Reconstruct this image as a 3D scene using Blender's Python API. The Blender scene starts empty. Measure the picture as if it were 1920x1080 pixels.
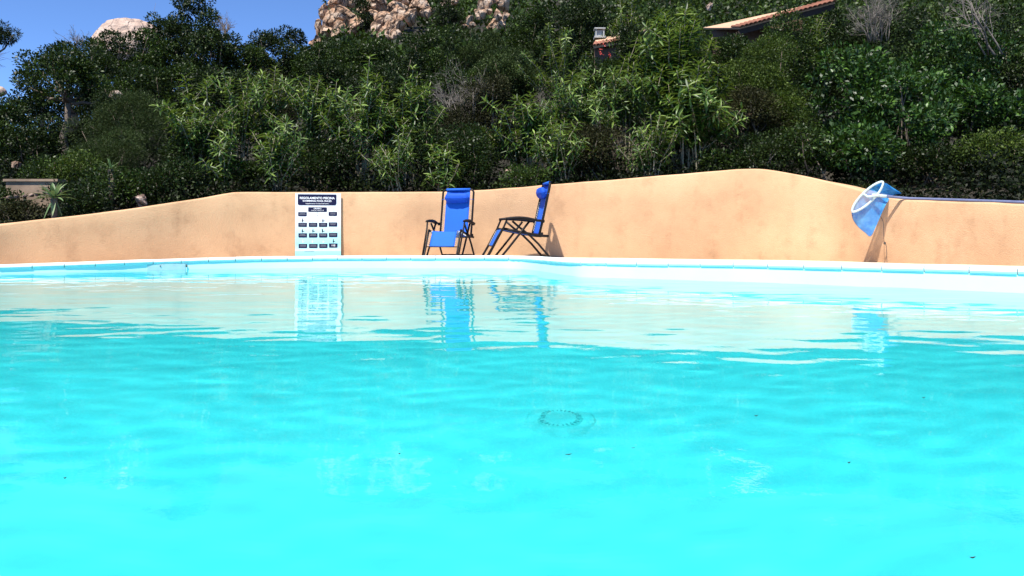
import bpy, bmesh, math, random
import numpy as np
from mathutils import Vector, Matrix, noise as mnoise

# ------------------------------------------------------------------ camera, sky, sun, exposure
S = bpy.context.scene
COL = S.collection
EYE = 0.5                       # height of the lens above the water
F = 1500.0                      # focal length in pixels of the 1920 wide photograph
cam_d = bpy.data.cameras.new('camera')
cam = bpy.data.objects.new('camera', cam_d)
COL.objects.link(cam)
cam.location = (0, 0, EYE)
cam.rotation_euler = (math.pi / 2, 0, 0)
cam_d.lens = 36 * F / 1920
cam_d.shift_y = -100 / 1920
cam_d.clip_start = 0.05
cam_d.clip_end = 3000
S.camera = cam

SUN_EL = math.radians(62)
SUN_DIR = Vector((-0.46 * math.cos(SUN_EL), -0.888 * math.cos(SUN_EL), math.sin(SUN_EL))).normalized()
W = bpy.data.worlds.new('World')
S.world = W
W.use_nodes = True
sky = W.node_tree.nodes.new('ShaderNodeTexSky')
sky.sky_type = 'NISHITA'
sky.sun_disc = False
sky.sun_elevation = SUN_EL
sky.sun_rotation = math.atan2(SUN_DIR.x, SUN_DIR.y)
sky.altitude = 0
sky.air_density = 0.5
sky.dust_density = 0.0
sky.ozone_density = 10.0
W.node_tree.links.new(sky.outputs[0], W.node_tree.nodes['Background'].inputs[0])
W.node_tree.nodes['Background'].inputs[1].default_value = 0.147
sun_d = bpy.data.lights.new('sun', 'SUN')
sun_d.energy = 5.0
sun_d.angle = math.radians(0.5)
sun_d.color = (1.0, 0.95, 0.88)
sun = bpy.data.objects.new('sun', sun_d)
COL.objects.link(sun)
sun.rotation_euler = SUN_DIR.to_track_quat('Z', 'Y').to_euler()
sun.location = (0, 0, 40)
sun_d.cycles.is_caustics_light = True
S.view_settings.view_transform = 'Standard'
S.view_settings.look = 'None'
S.view_settings.gamma = 1
S.view_settings.use_curve_mapping = False
S.view_settings.exposure = 0.82
S.cycles.use_denoising = True
S.cycles.max_bounces = 10
S.cycles.transparent_max_bounces = 12

random.seed(7)
RNG = np.random.default_rng(7)
PI = math.pi
R = math.radians


def P(px, py, d):
    """world point at distance d seen at pixel (px, py) of the 1920x1080 photograph"""
    return Vector(((px - 960) / F * d, d, EYE + (440 - py) / F * d))


# ------------------------------------------------------------------ materials
def new_mat(name):
    m = bpy.data.materials.new(name)
    m.use_nodes = True
    nt = m.node_tree
    return m, nt, nt.nodes['Principled BSDF'], nt.nodes['Material Output']


def N(nt, kind, **kw):
    n = nt.nodes.new(kind)
    for k, v in kw.items():
        if k in n.inputs:
            n.inputs[k].default_value = v
        else:
            setattr(n, k, v)
    return n


def ramp(nt, stops):
    n = nt.nodes.new('ShaderNodeValToRGB')
    e = n.color_ramp.elements
    while len(e) < len(stops):
        e.new(0.5)
    for el, (p, c) in zip(e, stops):
        el.position = p
        el.color = (*c, 1)
    return n


def simple(name, col, rough=0.6, metal=0.0, var=0.12, scale=14.0, bump=0.0, spec=0.5):
    m, nt, b, out = new_mat(name)
    tc = N(nt, 'ShaderNodeTexCoord')
    nz = N(nt, 'ShaderNodeTexNoise', Scale=scale, Detail=5.0)
    nt.links.new(tc.outputs['Object'], nz.inputs['Vector'])
    lo = tuple(max(0, c * (1 - var)) for c in col)
    hi = tuple(min(1, c * (1 + var)) for c in col)
    r = ramp(nt, [(0.3, lo), (0.7, hi)])
    nt.links.new(nz.outputs['Fac'], r.inputs[0])
    nt.links.new(r.outputs[0], b.inputs['Base Color'])
    b.inputs['Roughness'].default_value = rough
    b.inputs['Metallic'].default_value = metal
    b.inputs['Specular IOR Level'].default_value = spec
    if bump:
        bp = N(nt, 'ShaderNodeBump', Strength=bump, Distance=0.01)
        nt.links.new(nz.outputs['Fac'], bp.inputs['Height'])
        nt.links.new(bp.outputs[0], b.inputs['Normal'])
    return m


def leaf_mat(name, dark, mid, light, rough=0.4, trans=0.25, spec=0.5):
    """leaf colour varies from leaf to leaf through the 'tint' attribute"""
    m, nt, b, out = new_mat(name)
    at = N(nt, 'ShaderNodeAttribute', attribute_name='tint')
    r = ramp(nt, [(0.0, dark), (0.55, mid), (1.0, light)])
    nt.links.new(at.outputs['Fac'], r.inputs[0])
    nt.links.new(r.outputs[0], b.inputs['Base Color'])
    b.inputs['Roughness'].default_value = rough
    b.inputs['Specular IOR Level'].default_value = spec
    tr = N(nt, 'ShaderNodeBsdfTranslucent')
    mixc = N(nt, 'ShaderNodeMix', data_type='RGBA')
    mixc.inputs[0].default_value = 0.35
    nt.links.new(r.outputs[0], mixc.inputs[6])
    mixc.inputs[7].default_value = (light[0] * 1.4, light[1] * 1.4, light[2] * 0.6, 1)
    nt.links.new(mixc.outputs[2], tr.inputs[0])
    ms = N(nt, 'ShaderNodeMixShader')
    ms.inputs[0].default_value = trans
    nt.links.new(b.outputs[0], ms.inputs[1])
    nt.links.new(tr.outputs[0], ms.inputs[2])
    nt.links.new(ms.outputs[0], out.inputs[0])
    return m


M = {}  # foliage colour ranges are widened to paint in sun-and-shade contrast
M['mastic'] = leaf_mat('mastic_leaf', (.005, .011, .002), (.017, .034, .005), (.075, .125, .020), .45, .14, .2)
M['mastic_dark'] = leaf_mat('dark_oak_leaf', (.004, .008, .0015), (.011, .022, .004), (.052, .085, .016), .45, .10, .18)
M['mastic_light'] = leaf_mat('yellow_green_leaf', (.010, .020, .003), (.038, .066, .009), (.125, .18, .03), .5, .2, .18)
M['undergrowth'] = leaf_mat('undergrowth_leaf_shade', (.002, .004, .001), (.005, .010, .002), (.030, .046, .010), .5, .06, .12)  # near-black leaf colour paints in the deep shade between the bushes
M['oleander'] = leaf_mat('oleander_leaf', (.010, .028, .004), (.042, .092, .012), (.25, .34, .08), .4, .22, .3)
M['glossy'] = leaf_mat('glossy_leaf', (.005, .019, .002), (.017, .052, .006), (.085, .17, .022), .46, .12, .36)
M['heath'] = leaf_mat('heath_leaf', (.009, .018, .005), (.030, .050, .013), (.085, .12, .04), .5, .15, .12)
M['brown_leaf'] = leaf_mat('brown_leaf', (.008, .008, .003), (.022, .025, .008), (.07, .072, .026), .6, .1, .12)
M['agave'] = leaf_mat('agave_leaf', (.07, .12, .05), (.13, .20, .08), (.24, .30, .14), .45, .12, .4)
M['blossom'] = simple('red_blossom', (.55, .06, .04), .6)
M['bark'] = simple('bark', (.13, .10, .075), .9, var=.4, scale=30, bump=.4)
M['stem'] = simple('oleander_stem', (.24, .21, .14), .8, var=.3, scale=24)
M['grey_twig'] = simple('grey_twig', (.15, .13, .11), .9, var=.3, scale=20)
M['frame'] = simple('dark_tube', (.009, .008, .008), .45, var=.2, spec=.2)
M['plastic_black'] = simple('black_plastic', (.010, .008, .008), .55, spec=.2)
M['sling'] = simple('blue_sling', (.018, .115, .52), .75, var=.06, scale=120, bump=.15, spec=.2)
M['pillow'] = simple('blue_pillow', (.012, .075, .46), .7, var=.08, scale=40, bump=.15, spec=.2)
M['lace'] = simple('lacing_cord', (.62, .62, .60), .7)
M['pole'] = simple('grey_blue_pole', (.13, .15, .25), .45, spec=.3)
M['rim'] = simple('white_plastic_rim', (.50, .64, .64), .45, var=.06)
M['iron'] = simple('dark_grit', (.05, .045, .04), .9)
M['drain'] = simple('drain_plastic', (.29, .64, .62), .6, var=.1)
M['slot'] = simple('drain_slot', (.10, .34, .35), .8)
M['tile'] = simple('terracotta_tile', (.25, .10, .058), .85, var=.35, scale=6)
M['roof'] = simple('roof_render', (.45, .29, .18), .9, var=.12, scale=2.5)
M['house'] = simple('house_render_shade', (.10, .062, .042), .9, var=.1)  # wall colour darkened to stand in for shade below the roofs
M['timber'] = simple('eave_timber_shade', (.028, .015, .009), .8)  # near-black tone paints the shaded underside of the eave
M['ledge'] = simple('ledge_render_shade', (.24, .17, .115), .9, var=.3, scale=4, bump=.4)  # base colour lowered so the ledge looks shaded
M['chimney'] = simple('chimney_cowl', (.36, .36, .34), .6, var=.2)


def stucco():
    m, nt, b, out = new_mat('peach_stucco')
    tc = N(nt, 'ShaderNodeTexCoord')
    big = N(nt, 'ShaderNodeTexNoise', Scale=0.55, Detail=6.0, Roughness=.62)
    nt.links.new(tc.outputs['Object'], big.inputs['Vector'])
    base = ramp(nt, [(0.30, (.51, .305, .17)), (0.52, (.60, .37, .207)), (0.72, (.655, .425, .25))])
    nt.links.new(big.outputs['Fac'], base.inputs[0])
    # weathered brown blotches, in broad damp patches
    st = N(nt, 'ShaderNodeTexNoise', Scale=2.4, Detail=9.0, Roughness=.7)
    nt.links.new(tc.outputs['Object'], st.inputs['Vector'])
    sr = ramp(nt, [(0.47, (0, 0, 0)), (0.72, (1, 1, 1))])
    nt.links.new(st.outputs['Fac'], sr.inputs[0])
    mx = N(nt, 'ShaderNodeMix', data_type='RGBA')
    nt.links.new(base.outputs[0], mx.inputs[6])
    mx.inputs[7].default_value = (.34, .19, .10, 1)
    # vertical run marks
    mp = N(nt, 'ShaderNodeMapping')
    mp.inputs['Scale'].default_value = (3.5, 3.5, .35)
    nt.links.new(tc.outputs['Object'], mp.inputs['Vector'])
    rn = N(nt, 'ShaderNodeTexNoise', Scale=1.2, Detail=5.0)
    nt.links.new(mp.outputs[0], rn.inputs['Vector'])
    rr = ramp(nt, [(0.42, (.1, .1, .1)), (0.75, (1, 1, 1))])
    nt.links.new(rn.outputs['Fac'], rr.inputs[0])
    ml = N(nt, 'ShaderNodeMath', operation='MULTIPLY')
    nt.links.new(sr.outputs[0], ml.inputs[0])
    nt.links.new(rr.outputs[0], ml.inputs[1])
    # splash dirt along the foot of the wall
    sep = N(nt, 'ShaderNodeSeparateXYZ')
    nt.links.new(tc.outputs['Object'], sep.inputs[0])
    foot = N(nt, 'ShaderNodeMapRange')
    foot.inputs['From Min'].default_value = .45
    foot.inputs['From Max'].default_value = .06
    foot.inputs['To Max'].default_value = .45
    nt.links.new(sep.outputs['Z'], foot.inputs['Value'])
    fm = N(nt, 'ShaderNodeMath', operation='MULTIPLY')
    nt.links.new(foot.outputs[0], fm.inputs[0])
    nt.links.new(st.outputs['Fac'], fm.inputs[1])
    ad = N(nt, 'ShaderNodeMath', operation='ADD', use_clamp=True)
    nt.links.new(ml.outputs[0], ad.inputs[0])
    nt.links.new(fm.outputs[0], ad.inputs[1])
    sc = N(nt, 'ShaderNodeMath', operation='MULTIPLY')
    sc.inputs[1].default_value = .95
    nt.links.new(ad.outputs[0], sc.inputs[0])
    spk = N(nt, 'ShaderNodeTexNoise', Scale=22.0, Detail=8.0, Roughness=.75)
    mps = N(nt, 'ShaderNodeMapping')
    mps.inputs['Scale'].default_value = (.55, .55, 1.3)
    nt.links.new(tc.outputs['Object'], mps.inputs['Vector'])
    nt.links.new(mps.outputs[0], spk.inputs['Vector'])
    spr = ramp(nt, [(0.60, (0, 0, 0)), (0.70, (1, 1, 1))])
    nt.links.new(spk.outputs['Fac'], spr.inputs[0])
    spm = N(nt, 'ShaderNodeMath', operation='MULTIPLY')
    nt.links.new(spr.outputs[0], spm.inputs[0])
    nt.links.new(st.outputs['Fac'], spm.inputs[1])
    sp2 = N(nt, 'ShaderNodeMath', operation='MULTIPLY_ADD', use_clamp=True)
    sp2.inputs[1].default_value = .75
    nt.links.new(spm.outputs[0], sp2.inputs[0])
    nt.links.new(sc.outputs[0], sp2.inputs[2])
    nt.links.new(sp2.outputs[0], mx.inputs[0])
    nt.links.new(mx.outputs[2], b.inputs['Base Color'])
    b.inputs['Roughness'].default_value = .92
    b.inputs['Specular IOR Level'].default_value = .15
    fine = N(nt, 'ShaderNodeTexNoise', Scale=55.0, Detail=6.0, Roughness=.7)
    nt.links.new(tc.outputs['Object'], fine.inputs['Vector'])
    bp = N(nt, 'ShaderNodeBump', Strength=.75, Distance=.012)
    nt.links.new(fine.outputs['Fac'], bp.inputs['Height'])
    nt.links.new(bp.outputs[0], b.inputs['Normal'])
    return m


def granite(name, a, bcol, c, crack=.95):
    m, nt, b, out = new_mat(name)
    tc = N(nt, 'ShaderNodeTexCoord')
    n1 = N(nt, 'ShaderNodeTexNoise', Scale=1.1, Detail=8.0, Roughness=.65)
    nt.links.new(tc.outputs['Object'], n1.inputs['Vector'])
    r = ramp(nt, [(0.32, a), (0.52, bcol), (0.70, c)])
    nt.links.new(n1.outputs['Fac'], r.inputs[0])
    vo = N(nt, 'ShaderNodeTexVoronoi', feature='DISTANCE_TO_EDGE', Scale=1.3)
    wq = N(nt, 'ShaderNodeTexNoise', Scale=2.0, Detail=4.0)
    nt.links.new(tc.outputs['Object'], wq.inputs['Vector'])
    av = N(nt, 'ShaderNodeMix', data_type='VECTOR')
    av.inputs[0].default_value = .3
    mpr = N(nt, 'ShaderNodeMapping')
    mpr.inputs['Rotation'].default_value = (.2, .75, .1)
    mpr.inputs['Scale'].default_value = (1.5, 1.0, .55)
    nt.links.new(tc.outputs['Object'], mpr.inputs['Vector'])
    nt.links.new(mpr.outputs[0], av.inputs[4])
    nt.links.new(wq.outputs['Color'], av.inputs[5])
    nt.links.new(av.outputs[1], vo.inputs['Vector'])
    cr = ramp(nt, [(0.0, (.10, .07, .05)), (0.07, (1, 1, 1))])
    nt.links.new(vo.outputs['Distance'], cr.inputs[0])
    mu = N(nt, 'ShaderNodeMix', data_type='RGBA', blend_type='MULTIPLY')
    mu.inputs[0].default_value = crack
    nt.links.new(r.outputs[0], mu.inputs[6])
    nt.links.new(cr.outputs[0], mu.inputs[7])
    nt.links.new(mu.outputs[2], b.inputs['Base Color'])
    b.inputs['Roughness'].default_value = .9
    bp = N(nt, 'ShaderNodeBump', Strength=1.0, Distance=.12)
    n2 = N(nt, 'ShaderNodeTexNoise', Scale=5.0, Detail=8.0, Roughness=.7)
    nt.links.new(tc.outputs['Object'], n2.inputs['Vector'])
    mm = N(nt, 'ShaderNodeMath', operation='MULTIPLY')
    nt.links.new(n2.outputs['Fac'], mm.inputs[0])
    nt.links.new(cr.outputs[0], mm.inputs[1])
    nt.links.new(mm.outputs[0], bp.inputs['Height'])
    nt.links.new(bp.outputs[0], b.inputs['Normal'])
    return m


def soil():
    m, nt, b, out = new_mat('hillside_soil')
    tc = N(nt, 'ShaderNodeTexCoord')
    n1 = N(nt, 'ShaderNodeTexNoise', Scale=0.8, Detail=8.0, Roughness=.7)
    nt.links.new(tc.outputs['Object'], n1.inputs['Vector'])
    r = ramp(nt, [(0.35, (.012, .012, .006)), (0.55, (.025, .02, .012)), (0.78, (.06, .042, .027))])
    nt.links.new(n1.outputs['Fac'], r.inputs[0])
    nt.links.new(r.outputs[0], b.inputs['Base Color'])
    b.inputs['Roughness'].default_value = .95
    bp = N(nt, 'ShaderNodeBump', Strength=1.0, Distance=.08)
    n2 = N(nt, 'ShaderNodeTexNoise', Scale=9.0, Detail=6.0)
    nt.links.new(tc.outputs['Object'], n2.inputs['Vector'])
    nt.links.new(n2.outputs['Fac'], bp.inputs['Height'])
    nt.links.new(bp.outputs[0], b.inputs['Normal'])
    return m


def water_mat():
    m, nt, b, out = new_mat('pool_water')
    g = b
    g.inputs['IOR'].default_value = 1.333
    g.inputs['Roughness'].default_value = 0
    g.inputs['Transmission Weight'].default_value = 1
    g.inputs['Base Color'].default_value = (.13, .915, 1, 1)
    tc = N(nt, 'ShaderNodeTexCoord')
    n1 = N(nt, 'ShaderNodeTexNoise', Scale=9.0, Detail=4.0, Roughness=.6)
    nt.links.new(tc.outputs['Object'], n1.inputs['Vector'])
    bp = N(nt, 'ShaderNodeBump', Strength=.10, Distance=.004)
    nt.links.new(n1.outputs['Fac'], bp.inputs['Height'])
    nt.links.new(bp.outputs[0], g.inputs['Normal'])
    return m


def liner(name, lo, hi):
    m, nt, b, out = new_mat(name)
    tc = N(nt, 'ShaderNodeTexCoord')
    n1 = N(nt, 'ShaderNodeTexNoise', Scale=1.1, Detail=7.0, Roughness=.65)
    nt.links.new(tc.outputs['Object'], n1.inputs['Vector'])
    r = ramp(nt, [(0.35, lo), (0.65, hi)])
    nt.links.new(n1.outputs['Fac'], r.inputs[0])
    nt.links.new(r.outputs[0], b.inputs['Base Color'])
    b.inputs['Roughness'].default_value = .75
    b.inputs['Specular IOR Level'].default_value = .2
    return m


M['stucco'] = stucco()
M['granite'] = granite('orange_granite', (.30, .145, .07), (.42, .27, .17), (.54, .45, .36))
M['granite_pale'] = granite('pink_granite', (.42, .27, .20), (.55, .40, .31), (.66, .55, .47))
M['granite_smooth'] = granite('smooth_pink_granite', (.36, .25, .19), (.45, .33, .26), (.54, .43, .36), .2)
M['soil'] = soil()
M['water'] = water_mat()
M['liner'] = liner('pool_paint', (.28, .64, .63), (.34, .71, .69))
M['pool_side'] = liner('pool_side_paint', (.62, .84, .82), (.68, .88, .86))
M['coping'] = simple('pale_coping', (.72, .80, .80), .6, var=.07, scale=8, bump=.2)
M['grout'] = simple('coping_joint', (.12, .17, .17), .9)
M['deck'] = simple('pale_deck', (.62, .55, .47), .9, var=.15, scale=5, bump=.3)


# ------------------------------------------------------------------ mesh helpers
def link(o, parent=None, kind=None):
    COL.objects.link(o)
    if parent is not None:
        o.parent = parent
    if kind:
        o['kind'] = kind
    return o


def mesh_obj(name, verts, faces, mat, parent=None, smooth=False, kind=None):
    me = bpy.data.meshes.new(name)
    me.from_pydata([tuple(v) for v in verts], [], faces)
    me.materials.append(mat)
    if smooth:
        me.polygons.foreach_set('use_smooth', [True] * len(me.polygons))
    me.update()
    return link(bpy.data.objects.new(name, me), parent, kind)


def thing(name, label, cat, loc=(0, 0, 0), rotz=0, group=None):
    o = bpy.data.objects.new(name, None)
    o.empty_display_size = .2
    COL.objects.link(o)
    o.location = loc
    o.rotation_euler = (0, 0, rotz)
    return tag(o, label, cat, group)


def tag(o, label, cat, group=None):
    o['label'] = label
    o['category'] = cat
    if group:
        o['group'] = group
    return o


class MB:
    def __init__(self):
        self.v, self.f = [], []

    def add(self, v, f):
        k = len(self.v)
        self.v += [tuple(p) for p in v]
        self.f += [tuple(i + k for i in q) for q in f]

    def box(self, c, s, rot=None):
        v = [Vector((x * s[0] / 2, y * s[1] / 2, z * s[2] / 2)) for x in (-1, 1) for y in (-1, 1) for z in (-1, 1)]
        if rot is not None:
            v = [rot @ p for p in v]
        c = Vector(c)
        self.add([p + c for p in v], [(0, 1, 3, 2), (4, 6, 7, 5), (0, 4, 5, 1), (2, 3, 7, 6), (0, 2, 6, 4), (1, 5, 7, 3)])
        return self

    def tube(self, pts, rad, sides=8, closed=False, flat=1.0):
        pts = [Vector(p) for p in pts]
        n = len(pts)
        rads = rad if isinstance(rad, (list, tuple)) else [rad] * n
        ring = []
        prev = None
        for i, p in enumerate(pts):
            if closed:
                t = pts[(i + 1) % n] - pts[i - 1]
            else:
                t = pts[min(i + 1, n - 1)] - pts[max(i - 1, 0)]
            t.normalize()
            if prev is None:
                a = Vector((0, 0, 1)) if abs(t.z) < .9 else Vector((1, 0, 0))
                u = t.cross(a).normalized()
            else:
                u = (prev - t * prev.dot(t))
                u = u.normalized() if u.length > 1e-6 else t.orthogonal().normalized()
            prev = u
            w = t.cross(u)
            ring.append([p + (u * math.cos(2 * PI * k / sides) + w * math.sin(2 * PI * k / sides) * flat) * rads[i] for k in range(sides)])
        v = [q for r in ring for q in r]
        f = []
        m = n if closed else n - 1
        for i in range(m):
            a, b = i * sides, ((i + 1) % n) * sides
            for k in range(sides):
                k2 = (k + 1) % sides
                f.append((a + k, a + k2, b + k2, b + k))
        if not closed:
            f.append(tuple(range(sides - 1, -1, -1)))
            f.append(tuple(range((n - 1) * sides, n * sides)))
        self.add(v, f)
        return self

    def sheet(self, rows, thick=0.0, nrm=None):
        """grid of points rows[i][j]; with thick>0 closed on both sides along nrm"""
        a, b = len(rows), len(rows[0])
        v = [Vector(p) for r in rows for p in r]
        f = [(i * b + j, i * b + j + 1, (i + 1) * b + j + 1, (i + 1) * b + j) for i in range(a - 1) for j in range(b - 1)]
        if thick:
            n = Vector(nrm).normalized() * thick
            k = len(v)
            v = v + [p - n for p in v]
            f = f + [tuple(q + k for q in reversed(x)) for x in f]
            edge = [i for i in range(b)] + [i * b + b - 1 for i in range(1, a)] + [(a - 1) * b + j for j in range(b - 2, -1, -1)] + [i * b for i in range(a - 2, 0, -1)]
            for i in range(len(edge)):
                p, q = edge[i], edge[(i + 1) % len(edge)]
                f.append((q, p, p + k, q + k))
        self.add(v, f)
        return self

    def build(self, name, mat, parent=None, smooth=False, kind=None):
        return mesh_obj(name, self.v, self.f, mat, parent, smooth, kind)


def catmull(pts, n):
    """smooth curve through rows of numbers"""
    pts = np.array(pts, float)
    out = []
    for i in range(len(pts) - 1):
        p0, p1, p2, p3 = pts[max(i - 1, 0)], pts[i], pts[i + 1], pts[min(i + 2, len(pts) - 1)]
        for k in range(n):
            t = k / n
            out.append(.5 * ((2 * p1) + (-p0 + p2) * t + (2 * p0 - 5 * p1 + 4 * p2 - p3) * t * t + (-p0 + 3 * p1 - 3 * p2 + p3) * t ** 3))
    out.append(pts[-1])
    return np.array(out)


# ------------------------------------------------------------------ plan of pool and wall (measured from the photograph)
# garden wall: column, distance, pixel row of its foot, pixel row of its top
WALL_PX = [(-420, 9.2, 509, 462), (-200, 10.2, 502, 445), (0, 11.3, 495.5, 420.5), (120, 11.8, 491.5, 407), (240, 12.3, 487.5, 392),
           (350, 12.85, 484, 375.5), (425, 13.15, 482, 362.5), (450, 13.25, 481.5, 360), (520, 13.5, 480.5, 360), (600, 13.7, 479.5, 360),
           (720, 13.85, 479, 360), (850, 13.95, 479, 358.5), (960, 13.9, 480, 352), (1040, 13.85, 482, 345), (1200, 13.85, 484, 332.5),
           (1340, 13.9, 486, 320.5), (1400, 13.9, 486.5, 316.5), (1440, 13.85, 487, 317.5), (1500, 13.65, 488, 328), (1560, 13.35, 489.5, 342),
           (1620, 12.75, 491, 358.5), (1680, 12.1, 493, 372.5), (1730, 11.65, 494.5, 375.5), (1800, 11.1, 495.5, 378), (1920, 10.2, 498.5, 382.5),
           (2150, 9.0, 503, 392), (2500, 7.6, 510, 402)]
wall_rows = []
for px, d, yb, yt in WALL_PX:
    b_, t_ = P(px, yb, d), P(px, yt, d)
    wall_rows.append((b_.x, b_.y, b_.z, t_.z))
WALL = catmull(wall_rows, 8)
# coping edge over the water: column, distance, pixel row of the top
COP_PX = [(-520, 8.9, 509), (-250, 9.6, 503), (0, 10.25, 497), (150, 10.7, 492.5), (300, 11.3, 487), (450, 11.75, 482.5), (600, 11.95, 480.5), (750, 11.95, 480),
          (900, 11.9, 480), (965, 11.8, 480.5), (1000, 11.25, 482.5), (1028, 10.55, 485), (1060, 9.85, 487), (1105, 9.35, 488.2), (1250, 8.9, 490),
          (1400, 8.4, 491.5), (1600, 7.75, 495.5), (1800, 7.15, 500), (1950, 6.75, 504), (2250, 6.0, 511)]
cop_rows = []
for px, d, y in COP_PX:
    p = P(px, y, d)
    cop_rows.append((p.x, p.y, p.z))
COP = catmull(cop_rows + [(5.6, 4.4, .205), (5.7, 2.0, .20), (5.0, -.8, .19), (2.6, -2.2, .17), (-2.6, -2.2, .16), (-6.2, -1.2, .15), (-8.4, 1.4, .14), (-8.4, 4.8, .14), (-8.0, 6.6, .14), (cop_rows[0][0], cop_rows[0][1], cop_rows[0][2])], 8)[:-1]


def smooth_closed(a, it):
    a = a.copy()
    for _ in range(it):
        a = .25 * np.roll(a, 1, 0) + .5 * a + .25 * np.roll(a, -1, 0)
    return a


def resample_closed(a, step):
    b = np.vstack([a, a[:1]])
    s = np.concatenate([[0], np.cumsum(np.linalg.norm(np.diff(b[:, :2], axis=0), axis=1))])
    n = int(s[-1] / step)
    q = np.linspace(0, s[-1], n, endpoint=False)
    return np.stack([np.interp(q, s, b[:, k]) for k in range(a.shape[1])], 1)


COP = resample_closed(COP, .09)
COP = smooth_closed(COP, 2)


def offset(a, dist):
    """move a closed plan curve sideways (positive = away from the water)"""
    t = np.roll(a, -1, 0) - np.roll(a, 1, 0)
    n = np.stack([-t[:, 1], t[:, 0]], 1)
    n /= np.linalg.norm(n, axis=1)[:, None]
    b = a.copy()
    b[:, :2] += n * dist
    return b


area = np.sum(COP[:, 0] * np.roll(COP[:, 1], -1) - np.roll(COP[:, 0], -1) * COP[:, 1])
SGN = -1.0 if area > 0 else 1.0        # so that a positive offset leaves the pool
CT = .06                               # thickness of the coping
COPW = .30                             # its width


# ------------------------------------------------------------------ pool shell, floor, water
inner = offset(COP, SGN * .016)
nI = len(inner)
FLOOR_Z = -1.55
v, f = [], []
zs = lambda i: [inner[i, 2] - CT + .002, .02, -.25, -.8, FLOOR_Z]
for i in range(nI):
    for z in zs(i):
        v.append((inner[i, 0], inner[i, 1], z))
for i in range(nI):
    j = (i + 1) % nI
    for k in range(4):
        f.append((i * 5 + k, j * 5 + k, j * 5 + k + 1, i * 5 + k + 1))
pool_side = mesh_obj('pool_wall', v, f, M['pool_side'], smooth=True, kind='structure')
pool_side.cycles.is_caustics_receiver = True
bm = bmesh.new()
vs = [bm.verts.new((inner[i, 0], inner[i, 1], FLOOR_Z)) for i in range(nI)]
es = [bm.edges.new((vs[i], vs[(i + 1) % nI])) for i in range(nI)]
bmesh.ops.triangle_fill(bm, use_beauty=True, use_dissolve=False, edges=es)
bmesh.ops.recalc_face_normals(bm, faces=bm.faces)
me = bpy.data.meshes.new('pool_floor')
bm.to_mesh(me)
bm.free()
me.materials.append(M['liner'])
pool_floor = link(bpy.data.objects.new('pool_floor', me), kind='structure')
pool_floor.cycles.is_caustics_receiver = True


def point_in(poly, X, Y):
    ins = np.zeros(X.shape, bool)
    n = len(poly)
    for i in range(n):
        x0, y0 = poly[i, 0], poly[i, 1]
        x1, y1 = poly[(i + 1) % n, 0], poly[(i + 1) % n, 1]
        c = (y0 > Y) != (y1 > Y)
        if abs(y1 - y0) > 1e-9:
            ins ^= c & (X < (x1 - x0) * (Y - y0) / (y1 - y0) + x0)
    return ins


grid_step = .034
xs = np.arange(-9.2, 6.6, grid_step)
ys = np.arange(-2.7, 13.2, grid_step)
X, Y = np.meshgrid(xs, ys)
Z = np.zeros_like(X)
wr = np.random.default_rng(11)
for i in range(90):
    lam = 10 ** wr.uniform(-.85, .2)
    a = wr.normal(PI / 2, .5 if lam < .5 else .8)
    k = 2 * PI / lam
    sl = .0018 * (lam / .3) ** -.25
    Z += sl / k * np.sin(k * (X * math.cos(a) + Y * math.sin(a)) + wr.uniform(0, 6.28))
poly = offset(COP, SGN * .05)[::2]
ins = point_in(poly, X, Y)
keepv = ins.copy()
keepv[1:, :] |= ins[:-1, :]
keepv[:-1, :] |= ins[1:, :]
keepv[:, 1:] |= keepv[:, :-1]
keepv[:, :-1] |= keepv[:, 1:]
idx = np.arange(X.size).reshape(X.shape)
q = np.stack([idx[:-1, :-1], idx[:-1, 1:], idx[1:, 1:], idx[1:, :-1]], -1).reshape(-1, 4)
q = q[keepv.ravel()[q].all(1)]
used = np.unique(q)
remap = np.full(X.size, -1)
remap[used] = np.arange(len(used))
q = remap[q]
wv = np.stack([X.ravel(), Y.ravel(), Z.ravel()], 1)[used]


def grid_mesh(name, v, q, mat, smooth=False):
    me = bpy.data.meshes.new(name)
    n = q.shape[1]
    me.vertices.add(len(v))
    me.vertices.foreach_set('co', np.ascontiguousarray(v, dtype=np.float32).ravel())
    me.loops.add(q.size)
    me.loops.foreach_set('vertex_index', np.ascontiguousarray(q, dtype=np.int32).ravel())
    me.polygons.add(len(q))
    me.polygons.foreach_set('loop_start', np.arange(len(q), dtype=np.int32) * n)
    if smooth:
        me.polygons.foreach_set('use_smooth', np.ones(len(q), bool))
    me.materials.append(mat)
    me.update(calc_edges=True)
    return me


water = link(bpy.data.objects.new('pool_water', grid_mesh('pool_water', wv, q, M['water'], True)), kind='structure')
water.cycles.is_caustics_caster = True


# ------------------------------------------------------------------ coping stones
coping = tag(bpy.data.objects.new('pool_coping', None), 'pale rounded coping edging the pool all round', 'pool edge')
COL.objects.link(coping)
seg = np.linalg.norm(np.roll(COP, -1, 0)[:, :2] - COP[:, :2], axis=1)
arc = np.concatenate([[0], np.cumsum(seg)])
total = arc[-1]
closedC = np.vstack([COP, COP[:1]])
outN = np.roll(COP, -1, 0) - np.roll(COP, 1, 0)
outN = np.stack([-outN[:, 1], outN[:, 0]], 1) * SGN
outN /= np.linalg.norm(outN, axis=1)[:, None]
closedN = np.vstack([outN, outN[:1]])


def at_arc(s):
    p = np.array([np.interp(s, arc, closedC[:, k]) for k in range(3)])
    n = np.array([np.interp(s, arc, closedN[:, k]) for k in range(2)])
    return p, n / np.linalg.norm(n)


STONE = .365
cnt = int(total / STONE)
STONE = total / cnt
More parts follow.
